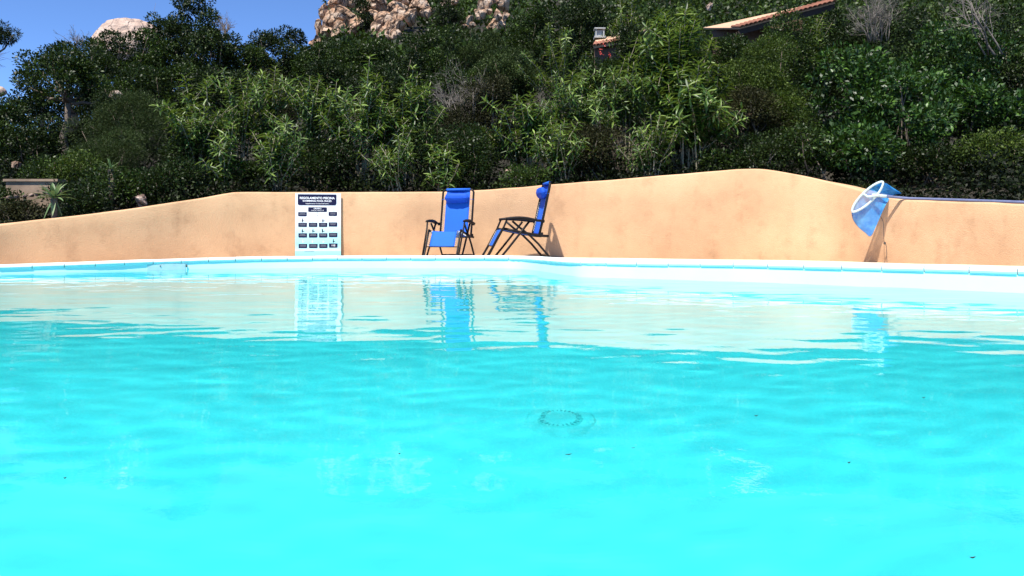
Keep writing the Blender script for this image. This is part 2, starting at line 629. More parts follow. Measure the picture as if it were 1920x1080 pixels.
# bullnose section: (outward, down)
SEC = [(COPW, -CT), (COPW, 0.0), (.035, 0.0), (.012, -.005), (.001, -.017), (-.002, -.03), (.003, -.048), (.012, -CT)]
sec_pts = SEC
for i in range(cnt):
    s0, s1 = i * STONE + .0045, (i + 1) * STONE - .0045
    mb = MB()
    jig = random.uniform(-.0022, .0022)
    jo = random.uniform(-.002, .002)
    m = 4
    rows = []
    for k in range(m):
        p, n = at_arc(s0 + (s1 - s0) * k / (m - 1))
        rows.append([(p[0] + n[0] * (o + jo), p[1] + n[1] * (o + jo), p[2] + z + jig) for o, z in sec_pts])
    ns = len(sec_pts)
    vv = [x for r in rows for x in r]
    ff = []
    for k in range(m - 1):
        for j in range(ns):
            j2 = (j + 1) % ns
            ff.append((k * ns + j, k * ns + j2, (k + 1) * ns + j2, (k + 1) * ns + j))
    ff.append(tuple(range(ns - 1, -1, -1)))
    ff.append(tuple(range((m - 1) * ns, m * ns)))
    mesh_obj('coping_stone', vv, ff, M['coping'], coping, smooth=False)
# mortar bed showing dark in the joints
v, f = [], []
bedp = [(.02, -.012), (.018, -CT - .004), (COPW - .01, -CT - .004), (COPW - .01, -.012)]
for i in range(nI):
    n = outN[i]
    for o, z in bedp:
        v.append((COP[i, 0] + n[0] * o, COP[i, 1] + n[1] * o, COP[i, 2] + z))
for i in range(nI):
    j = (i + 1) % nI
    for k in range(4):
        f.append((i * 4 + k, j * 4 + k, j * 4 + (k + 1) % 4, i * 4 + (k + 1) % 4))
mesh_obj('mortar_bed', v, f, M['grout'], coping)

# ------------------------------------------------------------------ outline of the terrace (wall in front, open lawn behind the camera)
back = [(10.5, 3.5, .12, .3), (9.5, -3, .12, .3), (4, -6, .12, .3), (-4, -6, .12, .3), (-10.5, -3, .12, .3), (-11.5, 4, .1, .3)]
OUT = np.vstack([WALL, np.array(back)])          # clockwise from the left end of the wall


# deck: from the coping's outer edge to the wall foot
def deck():
    cop_out = offset(COP, SGN * (COPW - .012))[::3]
    bm = bmesh.new()
    a = [bm.verts.new((p[0], p[1], p[2] - .022)) for p in cop_out]
    b = [bm.verts.new((p[0], p[1], p[2] - .004)) for p in OUT]
    # the foot of the wall stands on the deck: push the edge a little under the wall
    for i, vt in enumerate(b):
        r = Vector((vt.co.x, vt.co.y - 4, 0)).normalized()
        vt.co += r * .06
    e = [bm.edges.new((a[i], a[(i + 1) % len(a)])) for i in range(len(a))]
    e += [bm.edges.new((b[i], b[(i + 1) % len(b)])) for i in range(len(b))]
    bmesh.ops.triangle_fill(bm, use_beauty=True, edges=e)
    for fc in bm.faces:
        if fc.normal.z < 0:
            fc.normal_flip()
    me = bpy.data.meshes.new('pool_deck')
    bm.to_mesh(me)
    bm.free()
    me.materials.append(M['deck'])
    return link(bpy.data.objects.new('pool_deck', me), kind='structure')


deck()

# ------------------------------------------------------------------ garden wall
def garden_wall():
    n = len(WALL)
    t = np.gradient(WALL[:, :2], axis=0)
    nr = np.stack([-t[:, 1], t[:, 0]], 1)
    nr /= np.linalg.norm(nr, axis=1)[:, None]
    if nr[n // 2, 1] < 0:
        nr = -nr
    th = .26
    rows = []
    rr = random.Random(3)
    for i in range(n):
        x, y, zb, zt = WALL[i]
        zt += (mnoise.noise(Vector((x * 2.2, y * 2.2, 0)))) * .008
        sec = [(0, zb - .25), (0, zb + .1), (.0, zb + (zt - zb) * .35), (0, zb + (zt - zb) * .7), (0, zt - .03), (.008, zt - .01), (.03, zt),
               (th - .03, zt), (th - .008, zt - .01), (th, zt - .03), (th, zb - .25)]
        row = []
        for o, z in sec:
            w = mnoise.noise(Vector((x * .9, y * .9, z * 1.3))) * .012
            row.append((x + nr[i, 0] * (o + w), y + nr[i, 1] * (o + w), z))
        rows.append(row)
    mb = MB().sheet(rows)
    k = len(rows[0])
    mb.f.append(tuple(range(k)))
    mb.f.append(tuple((n - 1) * k + j for j in range(k - 1, -1, -1)))
    o = mb.build('garden_wall', M['stucco'], smooth=True)
    md = o.data
    return tag(o, 'long curving peach stucco wall behind the pool, its top rising and dipping', 'wall'), nr


wall_obj, WALL_N = garden_wall()
bm = bmesh.new(); bm.from_mesh(wall_obj.data); bmesh.ops.recalc_face_normals(bm, faces=bm.faces); bm.to_mesh(wall_obj.data); bm.free()


# ------------------------------------------------------------------ terrain
WX = WALL[:, 0] / WALL[:, 1]


def wall_at(u):
    """distance, top height of the wall along the view direction u = X/Y"""
    return float(np.interp(u, WX, WALL[:, 1])), float(np.interp(u, WX, WALL[:, 3]))


U_K = [-1.0, -.62, -.50, -.38, -.25, 0.0, .3, .45, .7]
S_K = [.10, .16, .22, .27, .29, .29, .28, .27, .27]


def terrain(x, y):
    if y < 2:
        return .1
    u = x / y
    dw, zt = wall_at(max(min(u, WX[-1]), WX[0]))
    s = max(0.0, y - dw - .25)
    sl = float(np.interp(u, U_K, S_K))
    z0 = zt - .3
    far = 44.0
    if s < far - dw:
        z = z0 + sl * s
    else:
        e = y - far
        left = 1 - min(1, max(0, (u + .26) / .05))
        up = .37 if u < .2 else .35
        z = z0 + sl * (far - dw) + (1 - left) * up * e + left * (-.16 * e)
    if y > 10:
        z += .22 * mnoise.noise(Vector((x * .25, y * .25, 3.1))) * min(1, s / 2)
    return z


def build_terrain():
    ring = OUT
    n = len(ring)
    fr = [0, .03, .07, .12, .2, .3, .42, .56, .75, 1.0, 1.3, 1.7, 2.2, 2.8, 3.6, 4.6, 6, 8, 11, 16, 24]
    rows = []
    for i in range(n):
        x, y = ring[i, 0], ring[i, 1]
        row = []
        for q_ in fr:
            k = 1 + .02 + q_
            X_, Y_ = x * k, y * k
            row.append((X_, Y_, terrain(X_, Y_)))
        rows.append(row)
    rows.append(rows[0])
    o = MB().sheet(rows).build('hillside', M['soil'], smooth=True, kind='structure')
    bm = bmesh.new(); bm.from_mesh(o.data)
    bmesh.ops.remove_doubles(bm, verts=bm.verts, dist=1e-5)
    bmesh.ops.recalc_face_normals(bm, faces=bm.faces)
    bm.to_mesh(o.data); bm.free()


build_terrain()


# ------------------------------------------------------------------ foliage machinery
def unit(a):
    return a / np.maximum(np.linalg.norm(a, axis=1, keepdims=True), 1e-9)


def leaf_arrays(pos, dirv, nrm, L, Wd, droop=.12):
    d = unit(dirv)
    s = unit(np.cross(d, nrm))
    n = np.cross(s, d)
    L = L[:, None]
    Wd = Wd[:, None]
    a = pos
    b = pos + d * L * .5 + s * Wd * .5 + n * L * .05
    c = pos + d * L - n * L * droop
    e = pos + d * L * .5 - s * Wd * .5 + n * L * .05
    return np.stack([a, b, c, e], 1).reshape(-1, 3)


def leaf_mesh(name, pos, dirv, nrm, L, Wd, tint, mat, droop=.12):
    v = leaf_arrays(pos, dirv, nrm, L, Wd, droop)
    q = np.arange(len(v)).reshape(-1, 4)
    me = grid_mesh(name, v, q, mat)
    at = me.attributes.new('tint', 'FLOAT', 'POINT')
    at.data.foreach_set('value', np.repeat(np.clip(tint, 0, 1), 4).astype(np.float32))
    return me


def rand_dirs(n, rng):
    return unit(rng.normal(size=(n, 3)))


LEAF_PARTS = {}


def single_leaf(kind, mat, L, Wd, k):
    """a small set of shared leaf meshes for the leaves that can be picked out one by one"""
    key = (kind, k)
    if key not in LEAF_PARTS:
        d = np.array([[0, 1., 0]])
        me = bpy.data.meshes.new('leaf')
        bend = (.05, .10, .16, .02)[k % 4]
        pts = [(0, 0, 0), (.34 * Wd, .22 * L, .012), (.5 * Wd, .52 * L, .012 - bend * .25 * L), (.3 * Wd, .8 * L, -bend * .6 * L), (0, L, -bend * L),
               (-.3 * Wd, .8 * L, -bend * .6 * L), (-.5 * Wd, .52 * L, .012 - bend * .25 * L), (-.34 * Wd, .22 * L, .012), (0, .5 * L, -.004 - bend * .25 * L)]
        me.from_pydata(pts, [], [(0, 1, 8), (1, 2, 8), (2, 3, 8), (3, 4, 8), (4, 5, 8), (5, 6, 8), (6, 7, 8), (7, 0, 8)])
        at = me.attributes.new('tint', 'FLOAT', 'POINT')
        at.data.foreach_set('value', [(.45, .7, .9, .6)[k % 4]] * 9)
        me.materials.append(mat)
        me.update()
        LEAF_PARTS[key] = me
    return LEAF_PARTS[key]


def place_leaf_parts(root, kind, mat, pos, dirv, nrm, L, Wd, baseL, baseW, rng):
    d = unit(dirv)
    s = unit(np.cross(d, nrm))
    n = np.cross(s, d)
    for i in range(len(pos)):
        me = single_leaf(kind, mat, baseL, baseW, int(rng.integers(4)))
        o = bpy.data.objects.new('leaf', me)
        COL.objects.link(o)
        o.parent = root
        k = L[i] / baseL
        m = Matrix(((s[i, 0] * k, d[i, 0] * k, n[i, 0] * k, pos[i, 0]), (s[i, 1] * k, d[i, 1] * k, n[i, 1] * k, pos[i, 1]), (s[i, 2] * k, d[i, 2] * k, n[i, 2] * k, pos[i, 2]), (0, 0, 0, 1)))
        o.matrix_local = m


def limb(mb, a, b, r0, r1, rng, wob=.08, n=5, sides=5):
    a, b = np.array(a, float), np.array(b, float)
    ln = np.linalg.norm(b - a)
    pts, rad = [], []
    for k in range(n):
        t = k / (n - 1)
        w = rng.normal(size=3) * wob * ln * .35 * math.sin(PI * t)
        pts.append(Vector(a + (b - a) * t + w))
        rad.append(r0 + (r1 - r0) * t)
    mb.tube(pts, rad, sides)
    return pts


def bushy(name, label, px, ytop, wpx, d, cat='shrub', mat='mastic', leaf=.06, asp=.5, dens=1.0, base=None, depth=None, stems=7, trunk=False,
          ybot=None, twig='bark', rx_jit=.0, parts=0, clump=.30, group='shrubs on the slope behind the wall', seed=None, hide_low=True, xbase=None):
    """leafy bush or tree: crown of leaf clumps on branching stems"""
    rng = np.random.default_rng(seed if seed is not None else abs(hash_str(label)) % (2 ** 31))
    x = (px - 960) / F * d
    gz = terrain(x, d)
    top = EYE + (440 - ytop) / F * d
    rx = wpx / F * d / 2
    bot = EYE + (440 - ybot) / F * d if ybot is not None else gz + .05
    bot = max(bot, gz + .05)
    if top < bot + .5:
        top = bot + .5
    rz = (top - bot) / 2
    ry = depth if depth is not None else min(rx, 1.3) * .9 + .15
    c = np.array([0, 0, bot + rz - gz])
    root = thing(name, label, cat, (x, d, gz), 0, group)
    # clumps over the crown
    vol = rx * ry * rz
    rc = clump * min(1.2, (vol ** (1 / 3)) / .8 + .35)
    ncl = int(np.clip(2.6 * (rx * rz + ry * rz + rx * ry) / (rc * rc) * .42, 10, 150))
    dd = rand_dirs(ncl, rng)
    rad = rng.uniform(.35, 1, ncl) ** .45
    lump = 1 + .26 * np.sin(dd[:, 0] * 5 + rng.uniform(0, 6)) * np.cos(dd[:, 2] * 4 + rng.uniform(0, 6))
    cl = c + dd * rad[:, None] * lump[:, None] * np.array([max(rx - rc * .6, .1), max(ry - rc * .6, .1), max(rz - rc * .6, .1)])
    size = rc * rng.uniform(.55, 1.25, ncl)
    nleaf = int(dens * 1.6 * ncl * rc * rc * 4 / (leaf * leaf * asp))
    nleaf = int(min(nleaf, 30000))
    w = size ** 2
    ci = rng.choice(ncl, nleaf, p=w / w.sum())
    ld = rand_dirs(nleaf, rng)
    ld[:, 2] += .18
    ld = unit(ld)
    pos = cl[ci] + ld * (size[ci] * rng.uniform(.25, 1.0, nleaf) ** .5)[:, None] * np.array([1.1, 1.1, .8])
    pos[:, 2] = np.maximum(pos[:, 2], .03)
    dirv = ld + rng.normal(size=(nleaf, 3)) * .55 + np.array([0, 0, .25])
    nrm = ld * .6 + rng.normal(size=(nleaf, 3)) * .5 + np.array([0, 0, .65])
    L = leaf * rng.uniform(.7, 1.35, nleaf)
    Wd = L * asp * rng.uniform(.8, 1.2, nleaf)
    ct = rng.uniform(-.2, .2, ncl)
    tint = .45 + ct[ci] + rng.normal(size=nleaf) * .2
    m = M[mat]
    keep = np.ones(nleaf, bool)
    if parts:
        score = -pos[:, 1] + .25 * pos[:, 2] + rng.normal(size=nleaf) * .2
        pick = np.argsort(-score)[:parts * 3]
        pick = rng.choice(pick, parts, replace=False)
        keep[pick] = False
        place_leaf_parts(root, mat, m, pos[pick], dirv[pick], nrm[pick], L[pick] * 1.1, Wd[pick], leaf, leaf * asp, rng)
    me = leaf_mesh('foliage', pos[keep], dirv[keep], nrm[keep], L[keep], Wd[keep], tint[keep], m)
    link(bpy.data.objects.new('crown' if trunk else 'foliage', me), root, 'stuff')
    # stems
    mb = MB()
    if trunk:
        r0 = .05 + rx * .05
        fork = np.array([rng.normal() * .1, rng.normal() * .1, max(.4, (bot - gz) + rz * .35)])
        limb(mb, (0 if xbase is None else xbase, 0, -.25), fork, r0, r0 * .65, rng, .10, 6, 7)
        for i in rng.choice(ncl, min(ncl, 14), replace=False):
            mid = fork + (cl[i] - fork) * .5 + rng.normal(size=3) * .08
            limb(mb, fork, mid, r0 * .5, r0 * .3, rng, .1, 4)
            limb(mb, mid, cl[i], r0 * .3, r0 * .1, rng, .1, 4)
    else:
        for i in rng.choice(ncl, min(ncl, stems), replace=False):
            b0 = np.array([rng.normal() * rx * .18, rng.normal() * ry * .18, -.15])
            limb(mb, b0, cl[i], .022, .007, rng, .12, 5, 4)
        # fine twigs reaching past the leaves
        for i in rng.choice(ncl, min(ncl, stems), replace=False):
            t = cl[i] + (cl[i] - c) * .25 + np.array([0, 0, .1])
            limb(mb, cl[i], t, .007, .003, rng, .1, 3, 3)
    mb.build('trunk' if trunk else 'stems', M[twig], root, smooth=True)
    return root


def hash_str(s):
    h = 2166136261
    for ch in s:
        h = ((h ^ ord(ch)) * 16777619) & 0xffffffff
    return h


def oleander(label, px, ytop, wpx, d, n_stems=10, parts=80, ybot=None, leafL=.20, leafW=.043, dense=1.1, spread=1.0, red=False, bare=.45):
    """many arching stems with whorls of long narrow leaves"""
    rng = np.random.default_rng(hash_str(label) % (2 ** 31))
    x = (px - 960) / F * d
    gz = terrain(x, d)
    top = EYE + (440 - ytop) / F * d
    H = max(.6, top - gz)
    rx = wpx / F * d / 2
    root = thing('oleander', label, 'oleander', (x, d, gz), 0, 'oleanders behind the wall')
    mb = MB()
    Ps, Ds, Ns, Ls = [], [], [], []
    for si in range(n_stems):
        ang = 2 * PI * si / n_stems + rng.uniform(-.3, .3)
        reach = rx * rng.uniform(.25, 1.0)
        h = H * (1 - .45 * (reach / max(rx, .01)) ** 2) * rng.uniform(.75, 1.0)
        if si == 0:
            reach, h = rx * .15, H * .96
        tip = np.array([math.cos(ang) * reach * spread, math.sin(ang) * min(reach, .9) * .8, h])
        b0 = np.array([rng.normal() * .09, rng.normal() * .09, -.15])
        mid = b0 + (tip - b0) * np.array([.32, .32, .55])
        cur = catmull([b0, b0 * .4 + mid * .6, mid, mid * .35 + tip * .65 + np.array([0, 0, .04]), tip], 3)
        mb.tube([Vector(p) for p in cur], list(np.linspace(.017, .006, len(cur))), 5)
        axes = [(cur, bare)]
        for b in range(int(rng.integers(2, 5))):
            t0 = rng.uniform(.4, .9)
            k = int(t0 * (len(cur) - 1))
            o = cur[k]
            dr = rand_dirs(1, rng)[0]
            dr[2] = abs(dr[2]) * .9 + .5
            dr[0] += math.cos(ang) * .5
            dr[1] -= .35
            dr = dr / np.linalg.norm(dr)
            ln = rng.uniform(.25, .6) * min(1, H / 1.8)
            br = np.array([o + dr * ln * t + np.array([0, 0, .06 * t * t]) for t in np.linspace(0, 1, 5)])
            mb.tube([Vector(p) for p in br], list(np.linspace(.008, .004, 5)), 4)
            axes.append((br, .25))
        for ax, st in axes:
            seg_ = np.linalg.norm(np.diff(ax, axis=0), axis=1)
            s_ = np.concatenate([[0], np.cumsum(seg_)])
            a0, a1 = s_[-1] * st, s_[-1]
            nodes = max(3, int((a1 - a0) / .055 * dense))
            ph = rng.uniform(0, 6)
            for ni in range(nodes):
                t = (ni + .5) / nodes
                if rng.uniform() < .25 * (1 - t):
                    continue
                sp = a0 + (a1 - a0) * t ** .8
                o = np.array([np.interp(sp, s_, ax[:, k]) for k in range(3)])
                e = .03
                o2 = np.array([np.interp(min(sp + e, s_[-1]), s_, ax[:, k]) for k in range(3)])
                o1 = np.array([np.interp(sp - e, s_, ax[:, k]) for k in range(3)])
                axis = (o2 - o1)
                axis /= np.linalg.norm(axis) + 1e-9
                u = np.cross(axis, [.3, .9, .2]); u /= np.linalg.norm(u) + 1e-9
                w = np.cross(axis, u)
                up = -.35 + 1.15 * t ** 1.5 + rng.normal() * .15       # old leaves hang, young ones point up
                for k in range(3):
                    a = ph + ni * 1.05 + k * 2.094 + rng.normal() * .15
                    ra = u * math.cos(a) + w * math.sin(a)
                    dv = ra + axis * up + np.array([0, 0, -.12])
                    Ps.append(o); Ds.append(dv); Ns.append(axis * .9 + np.array([0, 0, .5]) + rng.normal(size=3) * .15)
                    Ls.append(leafL * rng.uniform(.65, 1.15) * (1 if t < .93 else .7))
    pos, dirv, nrm, L = np.array(Ps), np.array(Ds), np.array(Ns), np.array(Ls)
    L = L * rng.uniform(.78, 1.15)
    n = len(pos)
    Wd = leafW * (L / leafL) * rng.uniform(.8, 1.25, n)
    d_ = unit(dirv)
    tint = .42 + .3 * (pos[:, 2] / H - .6) + rng.normal(size=n) * .24
    keep = np.ones(n, bool)
    parts = min(parts, n // 3)
    if parts:
        score = -pos[:, 1] + .35 * pos[:, 2] + rng.normal(size=n) * .25
        pick = rng.choice(np.argsort(-score)[:min(n, parts * 3)], parts, replace=False)
        keep[pick] = False
        place_leaf_parts(root, 'oleander', M['oleander'], pos[pick], dirv[pick], nrm[pick], L[pick], Wd[pick], .19, .038, rng)
    # the remaining leaves: two bent quads each, joined
    kp = np.where(keep)[0]
    s = unit(np.cross(d_[kp], nrm[kp])); nn = np.cross(s, d_[kp])
    Lk, Wk = L[kp][:, None], Wd[kp][:, None]
    dr = rng.uniform(.02, .22, len(kp))[:, None]
    p0 = pos[kp]
    a = p0
    b1 = p0 + d_[kp] * Lk * .3 + s * Wk * .42 + nn * Lk * .03
    b2 = p0 + d_[kp] * Lk * .3 - s * Wk * .42 + nn * Lk * .03
    c1 = p0 + d_[kp] * Lk * .68 + s * Wk * .40 - nn * Lk * dr * .35
    c2 = p0 + d_[kp] * Lk * .68 - s * Wk * .40 - nn * Lk * dr * .35
    t_ = p0 + d_[kp] * Lk - nn * Lk * dr
    v = np.stack([a, b1, c1, t_, c2, b2], 1).reshape(-1, 3)
    i0 = np.arange(len(kp))[:, None] * 6
    q = np.concatenate([i0 + np.array([[0, 1, 2, 3]]), i0 + np.array([[0, 3, 4, 5]])], 0)
    me = grid_mesh('foliage', v, q, M['oleander'])
    at = me.attributes.new('tint', 'FLOAT', 'POINT')
    at.data.foreach_set('value', np.repeat(np.clip(tint[kp], 0, 1), 6).astype(np.float32))
    link(bpy.data.objects.new('foliage', me), root, 'stuff')
    mb.build('stems', M['stem'], root, smooth=True)
    if red:
        fb = MB()
        for k in range(6):
            c = np.array([rng.normal() * .10 + red[0], -.25 + rng.normal() * .06, red[1] - gz + rng.normal() * .07])
            for j in range(4):
                a = rng.uniform(0, 6.28)
                p = c + np.array([math.cos(a) * .03, rng.normal() * .01, math.sin(a) * .03])
                fb.add([c, p + rng.normal(size=3) * .012, c + (p - c) * 1.5, p + rng.normal(size=3) * .012], [(0, 1, 2, 3)])
        fb.build('blossom', M['blossom'], root)
    return root


def twiggy(name, label, px, ytop, wpx, d, n=26, mat='grey_twig', r0=.016, lean=(0, 0), cat='shrub', ybot=None, splits=4, up=.8, group='dry bare bushes'):
    """bare branching bush"""
    rng = np.random.default_rng(hash_str(label) % (2 ** 31))
    x = (px - 960) / F * d
    gz = terrain(x, d)
    bot = gz if ybot is None else max(gz, EYE + (440 - ybot) / F * d)
    top = EYE + (440 - ytop) / F * d
    H = top - gz
    rx = wpx / F * d / 2
    root = thing(name, label, cat, (x, d, gz), 0, group)
    mb, fine = MB(), MB()

    def grow(p, dr, ln, r, lvl):
        pts = [Vector(p)]
        cur = np.array(p, float)
        dv = np.array(dr, float)
        for k in range(4):
            dv = dv + rng.normal(size=3) * .16 + np.array([0, 0, .05])
            dv /= np.linalg.norm(dv)
            cur = cur + dv * ln / 4
            pts.append(Vector(cur))
        (mb if lvl == 0 else fine).tube(pts, list(np.linspace(r, r * .5, 5)), 5 if lvl == 0 else 3)
        if lvl < 3:
            for _ in range(splits if lvl < 2 else 3):
                t = rng.uniform(.35, 1)
                k = min(3, int(t * 4))
                o = pts[k].lerp(pts[k + 1], t * 4 - k) if k < 4 else pts[-1]
                nd = dv + rng.normal(size=3) * .55
                nd /= np.linalg.norm(nd)
                grow(tuple(o), nd, ln * rng.uniform(.4, .65), max(.0022, r * .5), lvl + 1)

    for i in range(n):
        a = rng.uniform(0, 2 * PI)
        t = rng.uniform(0, 1) ** .6
        dr = np.array([math.cos(a) * t * rx / H * 1.3 + lean[0], math.sin(a) * t * .5 + lean[1], up])
        dr /= np.linalg.norm(dr)
        grow((rng.normal() * rx * .15, rng.normal() * .1, bot - gz - .1), dr, (H - (bot - gz)) * rng.uniform(.5, .72), r0, 0)
    mb.build('branches', M[mat], root, smooth=True)
    fine.build('twigs', M[mat], root, kind='stuff')
    return root


# ------------------------------------------------------------------ rocks
def boulder_mesh(rng, sx, sy, sz, sub=3, rough=.28, seed=0.0, facet=.5):
    bm = bmesh.new()
    bmesh.ops.create_icosphere(bm, subdivisions=sub, radius=1)
    planes = [(Vector(rand_dirs(1, rng)[0]), rng.uniform(.40, .80)) for _ in range(int(26 * facet))]
    for v in bm.verts:
        p = v.co.copy()
        for n, k in planes:                       # flat broken faces
            dd = p.dot(n)
            if dd > k:
                p -= n * (dd - k) * .93
        q = Vector((p.x * 1.9, p.y * 1.9, p.z * 1.2)) + Vector((seed, seed * .7, 0))
        p *= 1 + rough * .55 * mnoise.noise(q) + rough * .3 * mnoise.noise(q * 2.7) + rough * .2 * mnoise.noise(q * 5.3) + rough * .1 * mnoise.noise(q * 11)
        v.co = Vector((p.x * sx, p.y * sy, p.z * sz))
    return bm


def add_boulder(parent, name, loc, s, rng, mat, tilt=0, sub=3, rough=.28, facet=.5):
    bm = boulder_mesh(rng, *s, sub=sub, rough=rough, seed=float(rng.uniform(0, 50)), facet=facet)
    me = bpy.data.meshes.new(name)
    bm.to_mesh(me); bm.free()
    me.materials.append(M[mat])
    o = bpy.data.objects.new(name, me)
    o.location = loc
    o.rotation_euler = (rng.normal() * .12, tilt, rng.uniform(-.5, .5))
    return link(o, parent)


def outcrop(label, items, d, mat='granite'):
    """items: column, row, width, height in pixels, tilt"""
    rng = np.random.default_rng(hash_str(label))
    c = P(items[0][0], items[0][1], d)
    root = tag(link(bpy.data.objects.new('rock_outcrop', None)), label, 'rock outcrop')
    root.location = (c.x, d, terrain(c.x, d))
    for px, py, w, h, tl, dd in items:
        dd = dd * 1.7 + rng.uniform(-.6, .6)
        p = P(px, py, d + dd) - root.location
        k = (d + dd) / F / 2 * 1.3
        add_boulder(root, 'boulder', p, (w * k, (w + h) * .5 * k * 1.1, h * k), rng, mat, tl, 4 if w * h > 700 else 3, .34, 1.1)


outcrop('jagged orange granite crag standing against the sky, leftmost end of the cliff',
        [(622, 42, 44, 74, .1, 0), (606, 26, 24, 32, 0, .6), (632, 8, 40, 46, .5, 1), (650, 34, 52, 34, .7, -.6), (640, 60, 40, 36, .6, -1), (612, 60, 26, 34, .2, -.5),
         (654, -4, 44, 40, .3, 2), (668, 52, 36, 44, .4, -.8), (598, 48, 14, 34, 0, .5), (636, 30, 30, 24, .9, -1.2), (620, 84, 60, 40, .2, .5)], 58)
outcrop('broad orange granite cliff of cracked boulders rising in the middle above the bushes',
        [(708, 6, 50, 44, .2, 1), (700, 30, 50, 26, .75, 0), (722, 40, 44, 54, .45, 0), (745, 14, 46, 34, .1, 1.5), (742, 31, 36, 40, .15, -.4), (770, 32, 28, 36, .1, -.6),
         (752, 4, 40, 34, .3, 2), (786, 8, 44, 44, .3, 1.6), (726, 62, 36, 34, .25, -1.2), (716, 68, 26, 24, .2, -1.6), (740, 64, 24, 28, 0, -1.6), (735, 50, 22, 30, .7, -1),
         (704, 52, 26, 34, .5, -.8), (688, 16, 36, 40, .5, .5), (770, -8, 60, 50, .2, 3), (800, 24, 34, 24, .2, .5), (748, 46, 30, 26, .4, -1), (690, 40, 20, 22, .6, 0), (728, 80, 60, 30, 0, -1)], 57)
outcrop('small orange granite knob with a dark cleft at right end of the cliff',
        [(905, 6, 26, 44, .1, 0), (922, -2, 26, 36, .1, .5), (943, 6, 34, 34, .2, .5), (900, 27, 28, 28, 0, -.8), (882, 36, 20, 24, .2, -1), (934, 30, 22, 22, .2, -.8), (948, 30, 16, 18, .1, -.6),
         (885, 46, 14, 12, 0, -1.2), (916, 20, 18, 20, .3, -.4), (930, 48, 40, 26, 0, 0)], 56)
outcrop('low flat pinkish granite slab half sunk in scrub between the two cliffs',
        [(858, 40, 34, 14, .2, 0), (838, 8, 26, 26, .6, 1), (852, 4, 18, 18, .8, 1.2), (868, 50, 24, 12, 0, -.4)], 56)


def lone_rock(label, px, py, w, h, d, mat='granite_pale', rough=.3, sub=3, facet=.5):
    rng = np.random.default_rng(hash_str(label))
    k = d / F / 2
    o = add_boulder(None, 'rock', P(px, py, d), (w * k, (w + h) * .5 * k, h * k), rng, mat, 0, sub, rough, facet)
    return tag(o, label, 'rock')


lone_rock('big smooth pale pink granite dome showing above the trees on the skyline', 244, 92, 136, 108, 46, 'granite_smooth', .16, 5, .0)
lone_rock('pale granite dome low on the far left horizon', -4, 172, 30, 22, 50, 'granite_smooth', .12, 3, .1)
lone_rock('angular pink stone standing upright just behind the wall top', 265, 375, 34, 36, 12.95, 'granite_pale', .4)
lone_rock('brown rock beside the crooked tree trunk on the left slope', 132, 222, 26, 54, 20.4, 'granite', .4)
lone_rock('pale yellowish rock poking from the grey heath bush', 215, 178, 34, 22, 19.5, 'granite_pale', .4)
lone_rock('sunlit orange block above the low ledge at far left', 30, 308, 22, 18, 14.6, 'granite', .4)
for i, (px, py, w, h, d, lab) in enumerate([
        (1352, 214, 20, 14, 16.6, 'squat pinkish stone, left one of the stones right of the tall oleander'),
        (1385, 211, 26, 16, 16.6, 'largest pale stone among the stones right of the tall oleander'),
        (1404, 217, 18, 12, 16.5, 'small orange stone, right one of the stones beside the tall oleander'),
        (1775, 238, 18, 24, 16.2, 'pale stone glimpsed through the glossy bush, left of its pair'),
        (1803, 234, 16, 26, 16.2, 'pale stone glimpsed through the glossy bush, right of its pair'),
        (955, 322, 20, 12, 14.95, 'little reddish stone on the soil between the two blue chairs'),
        (1205, 60, 24, 18, 40, 'pale weathered rock on the scrub slope above the small tiled roof'),
        (1330, 12, 14, 16, 34, 'small pale rock on the slope behind the tall oleander top')]):
    lone_rock(lab, px, py, w, h, d, 'granite_pale' if i % 2 else 'granite', .4)

# low stone ledge and path at the left edge
led = thing('ledge_wall', 'low rendered ledge wall toned as if in shade at the left edge behind the curved wall', 'low wall', P(66, 352, 13.6))
lp = led.location
mbx = MB().box((0, 0, -.12), (.86, .22, .44))
mbx.build('wall_body', M['ledge'], led)
MB().box((0, 0, .12), (.92, .28, .04)).build('cap', M['ledge'], led)
rr_ = np.random.default_rng(5)
rub = tag(link(bpy.data.objects.new('stone_row', None)), 'row of pale flat stones edging the bed below the ledge wall', 'stones')
rub.location = P(45, 372, 12.9)
for k in range(9):
    add_boulder(rub, 'stone', ((k - 4) * .11, rr_.normal() * .02, .02 + k * .012 - .03), (.07, .06, .035), rr_, 'granite_pale', 0, 2, .35)

